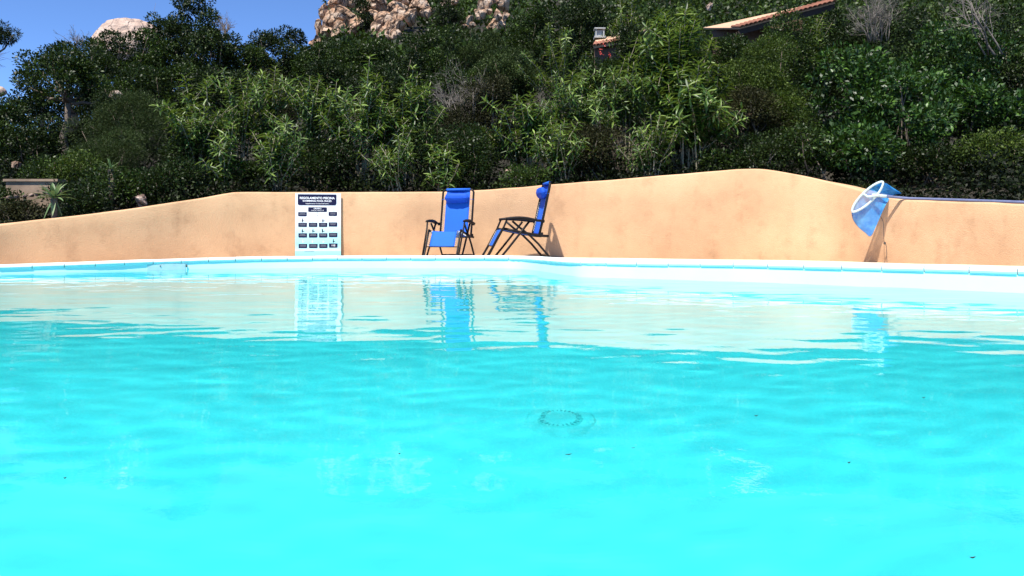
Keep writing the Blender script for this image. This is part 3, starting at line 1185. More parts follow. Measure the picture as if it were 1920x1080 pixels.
# ------------------------------------------------------------------ houses on the slope
def roof_house():
    d0 = 25.5
    A = P(1548, 8, d0)             # upper near corner of the eave
    B = P(1385, 52, d0 + 1.6)      # lower far end of the eave
    Cc = P(1318, 52, d0 + 3.4)
    D = A + (Cc - B) * .3
    root = thing('house', 'tile-roofed house half hidden in the shrubs at upper right', 'house', (A.x - 1.2, d0 + 1.8, terrain(A.x - 1.2, d0 + 1.8)))
    o = root.location
    ex = (B - A).normalized()
    n = (D - A).cross(B - A).normalized()
    if n.z < 0:
        n = -n
    A2 = A - (B - A) * .1
    D2 = D - (B - A) * .1
    rows = [[A2 - o, D2 - o], [B - o, Cc - o]]
    MB().sheet(rows, .06, n).build('roof', M['roof'], root)
    ln = (B - A2).length
    cntt = 21
    step = ln / cntt
    back_ = (D - A).normalized()
    base = None
    for k in range(cntt):
        c = A2 + ex * step * (k + .5) - o
        up = n
        prof = []
        r = step * .56
        vv, ff = [], []
        for q_, (dep) in enumerate((-.10, .42)):
            for j in range(7):
                a = PI * j / 6
                p = c + back_ * dep + ex * math.cos(a) * r * (1 - .12 * q_) + up * (math.sin(a) * r * .85 + .012)
                vv.append(p)
            for j in range(7):
                a = PI * j / 6
                p = c + back_ * dep + ex * math.cos(a) * r * .78 + up * (math.sin(a) * r * .62 + .012)
                vv.append(p)
        for j in range(6):
            ff.append((j, j + 1, 14 + j + 1, 14 + j))
            ff.append((7 + j + 1, 7 + j, 21 + j, 21 + j + 1))
            ff.append((j + 1, j, 7 + j, 7 + j + 1))
        mesh_obj('roof_tile', vv, ff, M['tile'], root)
    # eave boards and the wall below, under-eave shade put into their colours
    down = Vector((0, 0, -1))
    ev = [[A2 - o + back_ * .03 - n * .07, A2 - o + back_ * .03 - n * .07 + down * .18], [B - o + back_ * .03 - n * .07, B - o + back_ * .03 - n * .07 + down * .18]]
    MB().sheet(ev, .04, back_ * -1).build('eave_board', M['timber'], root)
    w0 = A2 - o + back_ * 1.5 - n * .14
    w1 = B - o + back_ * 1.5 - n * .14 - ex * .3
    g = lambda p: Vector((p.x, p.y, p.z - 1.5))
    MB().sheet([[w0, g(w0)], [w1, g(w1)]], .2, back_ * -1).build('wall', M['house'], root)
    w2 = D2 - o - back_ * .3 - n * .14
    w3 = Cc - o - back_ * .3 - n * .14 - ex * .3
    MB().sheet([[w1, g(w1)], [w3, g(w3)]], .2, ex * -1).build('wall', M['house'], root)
    return root


roof_house()


def small_roof():
    d = 24.0
    A, B = P(1112, 86, d), P(1160, 78, d - .2)
    C_, D = P(1162, 66, d + 1.0), P(1118, 72, d + 1.0)
    root = thing('small_house', 'little tiled roof corner with a pale chimney cowl poking out of the bushes', 'house', (A.x + .4, d + .5, terrain(A.x + .4, d + .5)))
    o = root.location
    n = (B - A).cross(D - A).normalized()
    if n.z < 0:
        n = -n
    MB().sheet([[A - o, D - o], [B - o, C_ - o]], .08, n).build('roof', M['roof'], root)
    ex = (B - A).normalized()
    bk = (D - A).normalized()
    step = (B - A).length / 7
    for k in range(7):
        c = A + ex * step * (k + .5) - o
        vv, ff = [], []
        for dep in (-.06, .35):
            for s_ in (1, .75):
                for j in range(6):
                    a = PI * j / 5
                    vv.append(c + bk * dep + ex * math.cos(a) * step * .55 * s_ + n * (math.sin(a) * step * .5 * s_ + .01))
        for j in range(5):
            ff += [(j, j + 1, 13 + j, 12 + j), (6 + j + 1, 6 + j, 18 + j, 19 + j), (j + 1, j, 6 + j, 7 + j)]
        mesh_obj('roof_tile', vv, ff, M['tile'], root)
    w0, w1 = A - o + bk * .2 - n * .1, B - o + bk * .2 - n * .1
    g = lambda p: Vector((p.x, p.y, p.z - .8))
    MB().sheet([[w0, g(w0)], [w1, g(w1)]], .6, bk * -1).build('wall', M['house'], root)
    # cowl: four posts under a flat cap
    cc = P(1124, 62, d + .9) - o
    mb = MB()
    for sx in (-1, 1):
        for sy in (-1, 1):
            mb.box(cc + Vector((sx * .12, sy * .12, -.02)), (.035, .035, .24))
    mb.box(cc + Vector((0, 0, -.15)), (.34, .34, .06))
    chim = mb.build('chimney', M['chimney'], root)
    MB().box(cc + Vector((0, 0, .115)), (.34, .34, .035)).build('cap', M['chimney'], chim)
    MB().box(cc + Vector((0, 0, -.02)), (.17, .17, .19)).build('flue', M['chimney'], chim)
    return root


small_roof()

# ------------------------------------------------------------------ vegetation
# far scrub: reads as one mass
def far_scrub():
    rng = np.random.default_rng(21)
    Ps, Ds, Ns, Ls, Ts = [], [], [], [], []
    n = 0
    rocks = [(585, 680, 64), (676, 812, 74), (872, 962, 48), (830, 876, 46)]
    while n < 2300:
        d = 36 + 110 * rng.uniform() ** 1.25
        px = rng.uniform(560, 2050)
        x = (px - 960) / F * d
        z = terrain(x, d)
        py = 440 - (z + .5 - EYE) / d * F
        if d < 62 and any(a < px < b and py < c for a, b, c in rocks):
            continue
        r = rng.uniform(.5, 1.25) * (1 + d / 120)
        k = int(70)
        dd = rand_dirs(k, rng)
        dd[:, 2] = abs(dd[:, 2]) * 1.0 - .15
        Ps.append(np.array([x, d, z]) + dd * r * np.array([1.15, 1.1, .8]) * rng.uniform(.75, 1.08, (k, 1)))
        Ds.append(dd + rng.normal(size=(k, 3)) * .6)
        Ns.append(dd + rng.normal(size=(k, 3)) * .6 + np.array([0, 0, .4]))
        Ls.append(rng.uniform(.16, .34, k) * (1 + d / 160))
        Ts.append(np.full(k, rng.uniform(.15, .85)) + rng.normal(size=k) * .15)
        n += 1
    L = np.concatenate(Ls)
    me = leaf_mesh('maquis_scrub', np.concatenate(Ps), np.concatenate(Ds), np.concatenate(Ns), L, L * .62, np.concatenate(Ts), M['mastic'])
    o = link(bpy.data.objects.new('maquis_scrub', me), kind='stuff')
    o['label'] = 'dense dark green scrub covering the far hillside'


far_scrub()

B = bushy
# --- skyline and middle slope
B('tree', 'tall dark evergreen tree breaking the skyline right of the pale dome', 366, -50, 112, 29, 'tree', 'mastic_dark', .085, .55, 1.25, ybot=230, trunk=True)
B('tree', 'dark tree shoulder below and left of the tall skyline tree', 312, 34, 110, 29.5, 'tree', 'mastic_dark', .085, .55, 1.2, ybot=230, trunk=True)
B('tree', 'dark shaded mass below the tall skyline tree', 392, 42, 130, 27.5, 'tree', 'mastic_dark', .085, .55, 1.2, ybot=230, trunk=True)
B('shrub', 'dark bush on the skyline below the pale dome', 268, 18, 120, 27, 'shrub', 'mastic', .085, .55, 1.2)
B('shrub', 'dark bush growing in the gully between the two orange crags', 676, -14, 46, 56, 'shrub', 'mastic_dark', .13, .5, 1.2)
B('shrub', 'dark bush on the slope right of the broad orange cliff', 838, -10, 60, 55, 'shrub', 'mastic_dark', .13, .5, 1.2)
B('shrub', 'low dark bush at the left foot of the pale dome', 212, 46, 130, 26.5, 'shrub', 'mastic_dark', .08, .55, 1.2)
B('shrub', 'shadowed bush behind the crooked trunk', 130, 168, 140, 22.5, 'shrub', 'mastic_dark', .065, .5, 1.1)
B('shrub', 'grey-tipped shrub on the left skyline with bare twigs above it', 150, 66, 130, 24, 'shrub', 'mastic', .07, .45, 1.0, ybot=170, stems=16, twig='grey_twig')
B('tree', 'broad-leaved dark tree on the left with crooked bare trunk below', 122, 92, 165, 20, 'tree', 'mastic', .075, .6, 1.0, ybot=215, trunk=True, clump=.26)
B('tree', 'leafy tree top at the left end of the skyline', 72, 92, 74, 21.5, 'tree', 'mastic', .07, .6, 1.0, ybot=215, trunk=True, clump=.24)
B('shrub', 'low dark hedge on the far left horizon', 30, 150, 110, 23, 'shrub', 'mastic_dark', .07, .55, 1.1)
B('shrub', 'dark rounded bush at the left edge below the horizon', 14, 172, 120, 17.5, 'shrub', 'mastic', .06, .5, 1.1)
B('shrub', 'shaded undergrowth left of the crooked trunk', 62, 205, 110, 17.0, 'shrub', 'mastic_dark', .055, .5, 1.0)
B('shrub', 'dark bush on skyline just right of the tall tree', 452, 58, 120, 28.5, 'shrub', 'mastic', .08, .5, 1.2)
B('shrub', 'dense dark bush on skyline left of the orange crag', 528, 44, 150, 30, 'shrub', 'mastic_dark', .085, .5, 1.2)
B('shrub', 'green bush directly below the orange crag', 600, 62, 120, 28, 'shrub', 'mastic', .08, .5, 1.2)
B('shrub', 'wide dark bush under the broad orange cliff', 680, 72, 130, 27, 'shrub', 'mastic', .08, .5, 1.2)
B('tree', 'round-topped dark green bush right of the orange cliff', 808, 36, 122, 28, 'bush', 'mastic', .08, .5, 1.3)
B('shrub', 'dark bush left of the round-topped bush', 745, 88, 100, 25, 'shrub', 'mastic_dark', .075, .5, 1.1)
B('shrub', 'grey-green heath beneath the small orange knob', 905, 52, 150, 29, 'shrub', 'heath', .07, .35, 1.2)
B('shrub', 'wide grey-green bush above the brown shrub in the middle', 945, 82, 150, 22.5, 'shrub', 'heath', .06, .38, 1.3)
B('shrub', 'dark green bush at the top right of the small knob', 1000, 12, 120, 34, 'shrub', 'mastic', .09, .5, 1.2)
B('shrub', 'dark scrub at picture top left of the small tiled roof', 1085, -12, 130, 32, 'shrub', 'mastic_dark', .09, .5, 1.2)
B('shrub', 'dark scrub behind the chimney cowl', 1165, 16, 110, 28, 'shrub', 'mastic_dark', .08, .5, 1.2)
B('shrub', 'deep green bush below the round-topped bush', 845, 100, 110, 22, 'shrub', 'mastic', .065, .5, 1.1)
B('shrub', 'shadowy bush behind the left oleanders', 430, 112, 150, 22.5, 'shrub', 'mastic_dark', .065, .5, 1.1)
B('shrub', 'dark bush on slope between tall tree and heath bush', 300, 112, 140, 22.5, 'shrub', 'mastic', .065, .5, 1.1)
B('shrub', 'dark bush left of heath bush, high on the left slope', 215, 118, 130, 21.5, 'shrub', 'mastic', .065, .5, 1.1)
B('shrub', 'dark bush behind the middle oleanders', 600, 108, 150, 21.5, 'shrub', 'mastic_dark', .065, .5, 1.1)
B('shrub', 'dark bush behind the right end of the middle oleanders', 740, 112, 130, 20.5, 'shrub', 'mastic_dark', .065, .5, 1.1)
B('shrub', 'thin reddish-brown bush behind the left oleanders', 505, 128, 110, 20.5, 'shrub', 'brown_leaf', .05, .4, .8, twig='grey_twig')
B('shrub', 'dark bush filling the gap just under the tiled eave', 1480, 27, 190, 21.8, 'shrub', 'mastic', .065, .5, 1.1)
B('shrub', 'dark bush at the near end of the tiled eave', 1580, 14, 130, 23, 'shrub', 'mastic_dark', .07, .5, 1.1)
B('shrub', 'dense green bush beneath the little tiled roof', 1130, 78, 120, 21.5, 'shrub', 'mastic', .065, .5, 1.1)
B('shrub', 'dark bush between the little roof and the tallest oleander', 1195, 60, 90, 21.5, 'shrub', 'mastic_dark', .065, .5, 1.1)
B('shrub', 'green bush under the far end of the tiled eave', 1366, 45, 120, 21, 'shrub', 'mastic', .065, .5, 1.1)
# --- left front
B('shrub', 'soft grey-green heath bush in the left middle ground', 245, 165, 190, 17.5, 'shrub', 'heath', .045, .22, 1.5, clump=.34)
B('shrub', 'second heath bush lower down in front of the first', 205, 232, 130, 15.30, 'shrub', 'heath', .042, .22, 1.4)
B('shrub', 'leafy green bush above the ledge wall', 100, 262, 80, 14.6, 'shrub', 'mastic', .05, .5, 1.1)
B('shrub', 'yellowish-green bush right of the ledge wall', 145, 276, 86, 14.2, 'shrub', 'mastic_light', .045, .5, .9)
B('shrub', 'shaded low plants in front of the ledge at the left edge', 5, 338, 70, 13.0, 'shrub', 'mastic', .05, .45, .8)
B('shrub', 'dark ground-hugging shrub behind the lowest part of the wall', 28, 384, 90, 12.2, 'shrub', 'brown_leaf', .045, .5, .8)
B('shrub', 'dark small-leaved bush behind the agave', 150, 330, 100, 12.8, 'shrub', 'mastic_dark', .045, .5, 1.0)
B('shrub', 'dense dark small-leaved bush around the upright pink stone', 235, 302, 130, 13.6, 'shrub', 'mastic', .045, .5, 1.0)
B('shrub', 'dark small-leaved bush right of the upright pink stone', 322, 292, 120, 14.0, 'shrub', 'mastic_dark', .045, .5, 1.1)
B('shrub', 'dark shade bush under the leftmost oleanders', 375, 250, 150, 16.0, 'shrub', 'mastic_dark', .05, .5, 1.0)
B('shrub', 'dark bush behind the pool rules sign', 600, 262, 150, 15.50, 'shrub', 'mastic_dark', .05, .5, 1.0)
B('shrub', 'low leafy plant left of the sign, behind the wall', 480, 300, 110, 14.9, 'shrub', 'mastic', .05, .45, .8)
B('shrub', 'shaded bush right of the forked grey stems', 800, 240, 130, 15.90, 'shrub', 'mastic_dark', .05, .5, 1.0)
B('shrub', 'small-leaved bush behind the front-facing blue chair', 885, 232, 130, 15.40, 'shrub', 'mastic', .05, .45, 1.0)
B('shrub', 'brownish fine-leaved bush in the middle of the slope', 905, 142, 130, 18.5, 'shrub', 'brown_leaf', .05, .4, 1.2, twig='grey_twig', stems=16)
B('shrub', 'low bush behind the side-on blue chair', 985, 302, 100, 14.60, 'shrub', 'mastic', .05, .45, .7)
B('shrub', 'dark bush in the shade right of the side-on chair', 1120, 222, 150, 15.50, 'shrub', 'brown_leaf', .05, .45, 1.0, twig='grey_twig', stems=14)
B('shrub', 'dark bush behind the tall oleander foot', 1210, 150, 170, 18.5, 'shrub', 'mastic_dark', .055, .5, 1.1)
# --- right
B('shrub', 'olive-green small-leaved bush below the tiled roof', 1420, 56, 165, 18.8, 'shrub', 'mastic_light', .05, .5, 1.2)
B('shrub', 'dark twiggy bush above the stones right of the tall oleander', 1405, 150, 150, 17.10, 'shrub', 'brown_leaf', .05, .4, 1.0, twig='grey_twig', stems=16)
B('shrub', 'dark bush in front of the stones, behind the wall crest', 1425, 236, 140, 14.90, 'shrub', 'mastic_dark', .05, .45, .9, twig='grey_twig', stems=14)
B('shrub', 'low leafy plant at the wall crest left side', 1345, 282, 96, 15.2, 'shrub', 'mastic', .06, .45, .8)
B('shrub', 'olive bush left of the big glossy bush', 1480, 150, 110, 17.2, 'shrub', 'mastic_light', .05, .5, 1.0)
B('shrub', 'dark bush right of the wall crest', 1525, 235, 120, 14.70, 'shrub', 'mastic', .055, .5, .9)
B('shrub', 'large glossy-leaved bush, upper left one of the glossy bushes', 1590, 78, 200, 16.70, 'shrub', 'glossy', .10, .5, 1.1, parts=110)
B('shrub', 'glossy-leaved bush in the middle of the right slope', 1690, 112, 200, 15.70, 'shrub', 'glossy', .10, .5, 1.1, parts=120)
B('shrub', 'glossy-leaved bush at the right edge of the slope', 1850, 132, 210, 16.30, 'shrub', 'glossy', .10, .5, 1.1, parts=90)
B('shrub', 'glossy-leaved bush low behind the pool net', 1620, 214, 170, 14.60, 'shrub', 'glossy', .095, .5, 1.0, parts=110)
B('shrub', 'glossy-leaved bush at the top right under the bare branches', 1790, 26, 170, 20, 'shrub', 'glossy', .10, .5, 1.1, parts=50, ybot=200)
B('shrub', 'shaded dark bush low above the net pole', 1745, 262, 150, 14.6, 'shrub', 'mastic_dark', .055, .5, 1.0)
B('shrub', 'light olive small-leaved bush at the lower right edge', 1885, 246, 190, 13.9, 'shrub', 'mastic_light', .045, .5, .8)
B('shrub', 'dark bush at the top right corner', 1900, 20, 170, 21, 'shrub', 'mastic_dark', .075, .5, 1.1)
B('shrub', 'dark bush filling the top behind the dry grey branches', 1680, 6, 200, 22.5, 'shrub', 'mastic_dark', .075, .5, 1.1)

# --- oleanders
oleander('leftmost oleander, leaning left over the heath bush', 375, 142, 156, 15.60, 16, 90)
oleander('oleander with pale straight stem, second from the left', 455, 136, 134, 16.30, 13, 70)
oleander('tall oleander in front of the brown bush on the left', 508, 116, 123, 16.80, 13, 60)
oleander('short oleander left of the sign with drooping pale leaves', 525, 226, 112, 14.45, 12, 80)
oleander('low oleander sprout at the wall left of the sign', 425, 262, 100, 14.45, 9, 60, leafL=.17)
oleander('bushy oleander above the rules sign', 588, 132, 145, 16.00, 16, 90)
oleander('bright oleander in the middle with long forked grey stems below', 678, 118, 190, 15.80, 19, 110, bare=.6)
oleander('bright oleander right of the long forked stems', 772, 132, 145, 16.10, 15, 90)
oleander('low oleander between sign and front-facing chair', 742, 256, 134, 14.45, 12, 80)
oleander('low drooping oleander just left of the front-facing chair', 838, 276, 94, 14.45, 10, 60)
oleander('oleander above the side-on blue chair', 985, 166, 134, 15.80, 15, 90)
oleander('oleander below the little tiled roof', 1085, 132, 156, 16.20, 18, 100, red=(.55, P(0, 120, 17).z))
oleander('high oleander left of the little tiled roof', 1050, 44, 129, 21.00, 15, 50)
oleander('low oleander right of the side-on chair, leaves hanging', 1050, 218, 123, 14.70, 13, 80)
oleander('oleander half hidden left of the tallest one', 1170, 92, 134, 17.00, 15, 80)
oleander('tallest oleander, reaching the top of the picture', 1272, -4, 201, 15.90, 27, 220, leafL=.22, leafW=.042, dense=1.2, bare=.3)
oleander('oleander in front of the tallest one with hanging leaves', 1300, 108, 145, 15.20, 18, 140, leafL=.23, leafW=.048)
oleander('low oleander at the foot of the tallest one', 1225, 214, 145, 14.60, 13, 90)
oleander('small light oleander under the tiled eave', 1525, 26, 89, 21.50, 12, 40)
oleander('oleander top poking in at the picture top', 1180, -30, 89, 22.00, 10, 40)

# spiky plant and agave at the left
def rosette(name, label, px, py, d, n, L, Wd, cat, hang=4, seed=1, up=.5):
    rng = np.random.default_rng(seed)
    c = P(px, py, d)
    gz = terrain(c.x, d)
    root = thing(name, label, cat, (c.x, d, gz))
    h = c.z - gz
    MB().tube([(0, 0, -.2), (.01, 0, h * .5), (0, 0, h)], [.05, .045, .05], 7).build('trunk', M['bark'], root, smooth=True)
    for i in range(n + hang):
        a = i * 2.399 + rng.uniform(-.2, .2)
        el = up + (1 - i / n) * .9 if i < n else -1.1
        el = 1.35 - 1.25 * (i / n) ** .8 if i < n else -1.15
        l = L * rng.uniform(.75, 1.1) * (.85 if i >= n else 1)
        dr = Vector((math.cos(a) * math.cos(el), math.sin(a) * math.cos(el), math.sin(el)))
        sd = Vector((-math.sin(a), math.cos(a), 0))
        nn = sd.cross(dr) * -1
        rows = []
        for k in range(6):
            t = k / 5
            p = Vector((0, 0, h)) + dr * l * t + Vector((0, 0, -.30 * l * t * t * (1 if i < n else .1)))
            wv_ = Wd * (.65 + .9 * t - 1.52 * t * t)
            rows.append([p - sd * wv_ + nn * wv_ * .35, p, p + sd * wv_ + nn * wv_ * .35])
        o = MB().sheet(rows).build('leaf', M['agave'], root, smooth=True)
        at = o.data.attributes.new('tint', 'FLOAT', 'POINT')
        at.data.foreach_set('value', [float(np.clip(.5 + rng.normal() * .2, 0, 1))] * len(o.data.vertices))
    return root


rosette('agave', 'bright spiky agave-like plant behind the wall at the left', 101, 372, 12.1, 19, .40, .040, 'agave', 6, 4)
rosette('yucca', 'slim spiky yucca among dark bushes left of the upright stone', 208, 318, 13.3, 13, .30, .020, 'yucca', 2, 9)

# dry bushes and bare branches
twiggy('dry_bush', 'dry grey leafless bush in the middle of the slope', 872, 116, 80, 18.6, 18, ybot=235, r0=.011)
twiggy('dry_bush', 'grey leafless bush at the top, right of the tiled roof', 1640, -22, 150, 21, 22, ybot=70, r0=.011)
twiggy('dry_bush', 'grey dead twigs left of the glossy bush under the olive bush', 1400, 180, 100, 17.6, 12, ybot=240, r0=.01)
twiggy('bare_tree', 'bare pale branches sweeping across the top right corner', 1862, -70, 130, 19.2, 5, r0=.024, lean=(-.42, -.05), cat='tree', ybot=95, splits=4)
twiggy('dry_bush', 'thin dark twigs in the shade right of the side-on chair', 1150, 225, 120, 15.7, 14, mat='bark')
twiggy('dry_bush', 'bare twigs rising right of the tall skyline tree', 424, 18, 30, 28.5, 7, mat='bark', ybot=70, r0=.02)
twiggy('dry_bush', 'bare twigs on the left skyline above the grey-tipped shrub', 140, 42, 34, 24, 6, mat='grey_twig', ybot=90, r0=.012)
twiggy('dry_bush', 'dry twigs below the brown bush behind the chair', 640, 200, 110, 16.9, 14, mat='grey_twig')


def edge_pine():
    d = 18.0
    x = (-58 - 960) / F * d
    gz = terrain(x, d)
    rng = np.random.default_rng(77)
    root = thing('pine_tree', 'dark pine crown reaching in from the left edge of the picture', 'tree', (x, d, gz))
    top = EYE + (440 - 25) / F * d - gz
    mid = EYE + (440 - 66) / F * d - gz
    rx = 92 / F * d
    ncl = 60
    dd = rand_dirs(ncl, rng)
    cl = np.array([0, 0, (mid + .05)]) + dd * rng.uniform(.4, 1, (ncl, 1)) ** .5 * np.array([rx - .12, .8, .28])
    n = 15000
    ci = rng.integers(0, ncl, n)
    ld = rand_dirs(n, rng)
    pos = cl[ci] + ld * .14 * rng.uniform(.3, 1, (n, 1))
    L = rng.uniform(.05, .1, n)
    me = leaf_mesh('crown', pos, ld + rng.normal(size=(n, 3)) * .3, rand_dirs(n, rng), L, L * .2, .4 + rng.normal(size=n) * .2, M['mastic_dark'])
    link(bpy.data.objects.new('crown', me), root, 'stuff')
    mb = MB()
    fork = np.array([-.15, 0, mid * .6])
    limb(mb, (-.3, 0, -.3), fork, .12, .08, rng, .06, 6, 8)
    for i in range(16):
        limb(mb, fork, cl[i], .045, .012, rng, .12, 5)
    # dead twigs hanging below the crown
    for i in range(9):
        a = np.array([rx * rng.uniform(.2, .55), rng.normal() * .2, mid - rng.uniform(.3, .75)])
        limb(mb, fork + np.array([0, 0, .1]), a, .02, .008, rng, .1, 5, 4)
        for k in range(5):
            limb(mb, a, a + np.array([rng.uniform(.05, .3), rng.normal() * .1, rng.uniform(-.16, .12)]), .006, .002, rng, .1, 4, 3)
    mb.build('trunk', M['bark'], root, smooth=True)


edge_pine()


# undergrowth knitting the slope together below the bushes, shade painted into its leaves
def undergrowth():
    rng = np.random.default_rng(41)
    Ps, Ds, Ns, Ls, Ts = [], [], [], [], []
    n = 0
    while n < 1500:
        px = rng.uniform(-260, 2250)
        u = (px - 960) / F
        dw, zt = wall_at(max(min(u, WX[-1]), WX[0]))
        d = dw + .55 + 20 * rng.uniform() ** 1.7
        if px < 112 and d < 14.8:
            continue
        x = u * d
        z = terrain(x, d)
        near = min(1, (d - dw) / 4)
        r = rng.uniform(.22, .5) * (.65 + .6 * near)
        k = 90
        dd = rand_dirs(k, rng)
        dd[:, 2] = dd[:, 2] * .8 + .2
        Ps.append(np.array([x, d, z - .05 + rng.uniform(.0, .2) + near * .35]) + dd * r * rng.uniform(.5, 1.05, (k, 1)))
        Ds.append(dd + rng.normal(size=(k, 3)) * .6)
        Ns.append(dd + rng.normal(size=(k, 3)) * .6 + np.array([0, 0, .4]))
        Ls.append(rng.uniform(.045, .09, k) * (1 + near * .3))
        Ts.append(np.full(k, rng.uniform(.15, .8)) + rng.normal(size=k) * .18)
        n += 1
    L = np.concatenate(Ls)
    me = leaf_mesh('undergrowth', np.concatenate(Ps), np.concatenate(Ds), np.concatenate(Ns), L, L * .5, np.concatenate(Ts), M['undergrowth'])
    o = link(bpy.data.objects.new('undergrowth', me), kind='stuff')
    o['label'] = 'tangled undergrowth below the bushes, deep shade painted into its near-black leaves'


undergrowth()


# dry leaf litter and low plants on the soil right behind the wall
def litter():
    rng = np.random.default_rng(31)
    n = 9000
    u = rng.uniform(WX[2], WX[-2], n)
    dw = np.interp(u, WX, WALL[:, 1])
    d = dw + .3 + rng.uniform(0, 1, n) ** 1.5 * 2.2
    x = u * d
    z = np.array([terrain(a, b) for a, b in zip(x, d)]) + .02
    pos = np.stack([x, d, z], 1)
    L = rng.uniform(.05, .11, n)
    me = leaf_mesh('leaf_litter', pos, rng.normal(size=(n, 3)) * np.array([1, 1, .35]), np.array([0, 0, 1.]) + rng.normal(size=(n, 3)) * .5, L, L * .35, rng.uniform(0, 1, n), M['brown_leaf'])
    o = link(bpy.data.objects.new('leaf_litter', me), kind='stuff')
    o['label'] = 'dry brown leaves on the soil behind the wall'


litter()


# ------------------------------------------------------------------ zero-gravity chairs
def make_chair():
    """local axes: +x forward, z up, y across"""
    root = thing('garden_chair', '', 'chair', group='blue folding garden chairs on the pool deck')
    hw = .29
    sd = (-1, 1)

    def U(pts_half, r, name, mat=M['frame'], n=4):
        """profile on one side, bridged across to the other with rounded corners"""
        a = [Vector((x, -hw, z)) for x, z in pts_half]
        b = [Vector((x, hw, z)) for x, z in reversed(pts_half)]
        last = a[-1]
        c1 = Vector((last.x, -hw * .82, last.z))
        prev = a[-2]
        t = (last - prev).normalized()
        corner = [last + t * .0, last + t * .035 + Vector((0, .02, 0)), last + t * .052 + Vector((0, .07, 0))]
        corner2 = [Vector((p.x, -p.y, p.z)) for p in reversed(corner)]
        pts = a[:-1] + corner + corner2 + b[1:]
        return MB().tube(pts, r, 8).build(name, mat, root, smooth=True)

    # back frame and leg-rest frame: bent tubes, seat rails
    U([(-.255, .335), (-.30, .52), (-.36, .80), (-.42, 1.09)], .019, 'back_frame')
    U([(.30, .435), (.38, .30), (.455, .155), (.525, .035)], .018, 'leg_rest_frame')
    MB().tube([(.447, -hw, .165), (.447, hw, .165)], .008, 6).build('leg_rest_bar', M['frame'], root, smooth=True)
    for s in sd:
        MB().tube([(.30, s * hw, .435), (.12, s * hw, .395), (-.10, s * hw, .355), (-.29, s * hw, .325), (-.40, s * hw, .318)], .02, 8).build('seat_rail', M['frame'], root, smooth=True)
    MB().tube([(-.395, -hw, .318), (-.395, hw, .318)], .011, 8).build('seat_crossbar', M['frame'], root, smooth=True)
    ow = hw + .028
    # crossing legs with foot bars
    MB().tube([(-.10, -ow, .545), (.06, -ow, .34), (.22, -ow, .14), (.325, -ow, .014), (.34, -ow + .05, .012), (.34, ow - .05, .012), (.325, ow, .014), (.22, ow, .14), (.06, ow, .34), (-.10, ow, .545)], .017, 8).build('front_leg', M['frame'], root, smooth=True)
    iw = hw + .012
    MB().tube([(.16, -iw, .545), (.05, -iw, .45), (-.10, -iw, .335), (-.24, -iw, .20), (-.36, -iw, .06), (-.40, -iw, .014), (-.425, -iw + .05, .012), (-.425, iw - .05, .012), (-.40, iw, .014), (-.36, iw, .06), (-.24, iw, .20), (-.10, iw, .335), (.05, iw, .45), (.16, iw, .545)], .017, 8).build('rear_leg', M['frame'], root, smooth=True)
    for s in sd:
        # arm support tube from the knee up, under the arm pad to the back
        MB().tube([(.52, s * (ow + .004), .03), (.30, s * (ow + .012), .44), (.245, s * (ow + .02), .572), (.20, s * (ow + .02), .585), (-.05, s * (ow + .02), .572), (-.33, s * (ow + .012), .545)], .015, 8).build('arm_tube', M['frame'], root, smooth=True)
        rows = []
        for k in range(9):
            t = k / 8
            x = .27 - .56 * t
            z = .585 + .030 * math.sin(PI * min(1, t * 1.15)) - .03 * t
            w = .022 + .020 * math.sin(PI * (t * .9 + .05))
            rows.append([(x, s * (ow + .02) - w, z), (x, s * (ow + .02) - w * .6, z + .014), (x, s * (ow + .02) + w * .6, z + .014), (x, s * (ow + .02) + w, z)])
        MB().sheet(rows, .022, (0, 0, 1)).build('armrest', M['plastic_black'], root, smooth=True)
        MB().box((-.30, s * (ow + .008), .545), (.05, .03, .05)).build('recline_lock', M['plastic_black'], root)
        MB().box((-.285, s * (hw + .01), .345), (.05, .035, .06)).build('hinge_bracket', M['plastic_black'], root)

    # sling panels, with slight sag
    def sling(prof, name, w, sag, a0=0, a1=1):
        cur = catmull(prof, 5)
        rows = []
        for i, (x, z) in enumerate(cur):
            row = []
            for k in range(9):
                y = -w + 2 * w * k / 8
                sg = sag * (1 - (y / w) ** 2)
                row.append((x - sg * .75, y, z - sg * .5))
            rows.append(row)
        return MB().sheet(rows, .006, (.8, 0, .5)).build(name, M['sling'], root, smooth=True)

    w = .222
    sling([(-.258, .365), (-.30, .53), (-.36, .81), (-.432, 1.13)], 'back_sling', w, .02)
    sling([(.30, .428), (.12, .388), (-.10, .348), (-.25, .335)], 'seat_sling', w, .03)
    sling([(.312, .418), (.38, .30), (.447, .170)], 'leg_sling', w, .012)
    MB().tube([(-.429, -.225, 1.136), (-.429, .225, 1.136)], .0235, 10).build('sling_hem', M['sling'], root, smooth=True)
    # elastic lacing zigzag on both sides

    def lace(prof, n, name):
        cur = catmull(prof, 6)
        s_ = np.concatenate([[0], np.cumsum(np.linalg.norm(np.diff(cur, axis=0), axis=1))])
        for s in sd:
            pts = []
            for i in range(n + 1):
                q_ = s_[-1] * i / n
                x, z = np.interp(q_, s_, cur[:, 0]), np.interp(q_, s_, cur[:, 1])
                pts.append(Vector((x + .004, s * (hw - .012 if i % 2 else w + .002), z)))
            MB().tube(pts, .0035, 4).build(name, M['lace'], root)

    lace([(-.27, .40), (-.30, .53), (-.345, .74), (-.372, .86)], 26, 'lacing')
    lace([(.27, .42), (.12, .39), (-.10, .35), (-.22, .335)], 18, 'lacing')
    lace([(.32, .405), (.38, .30), (.440, .182)], 14, 'lacing')
    # head cushion with straps
    rows = []
    cy = Vector((-.345, 0, .985))
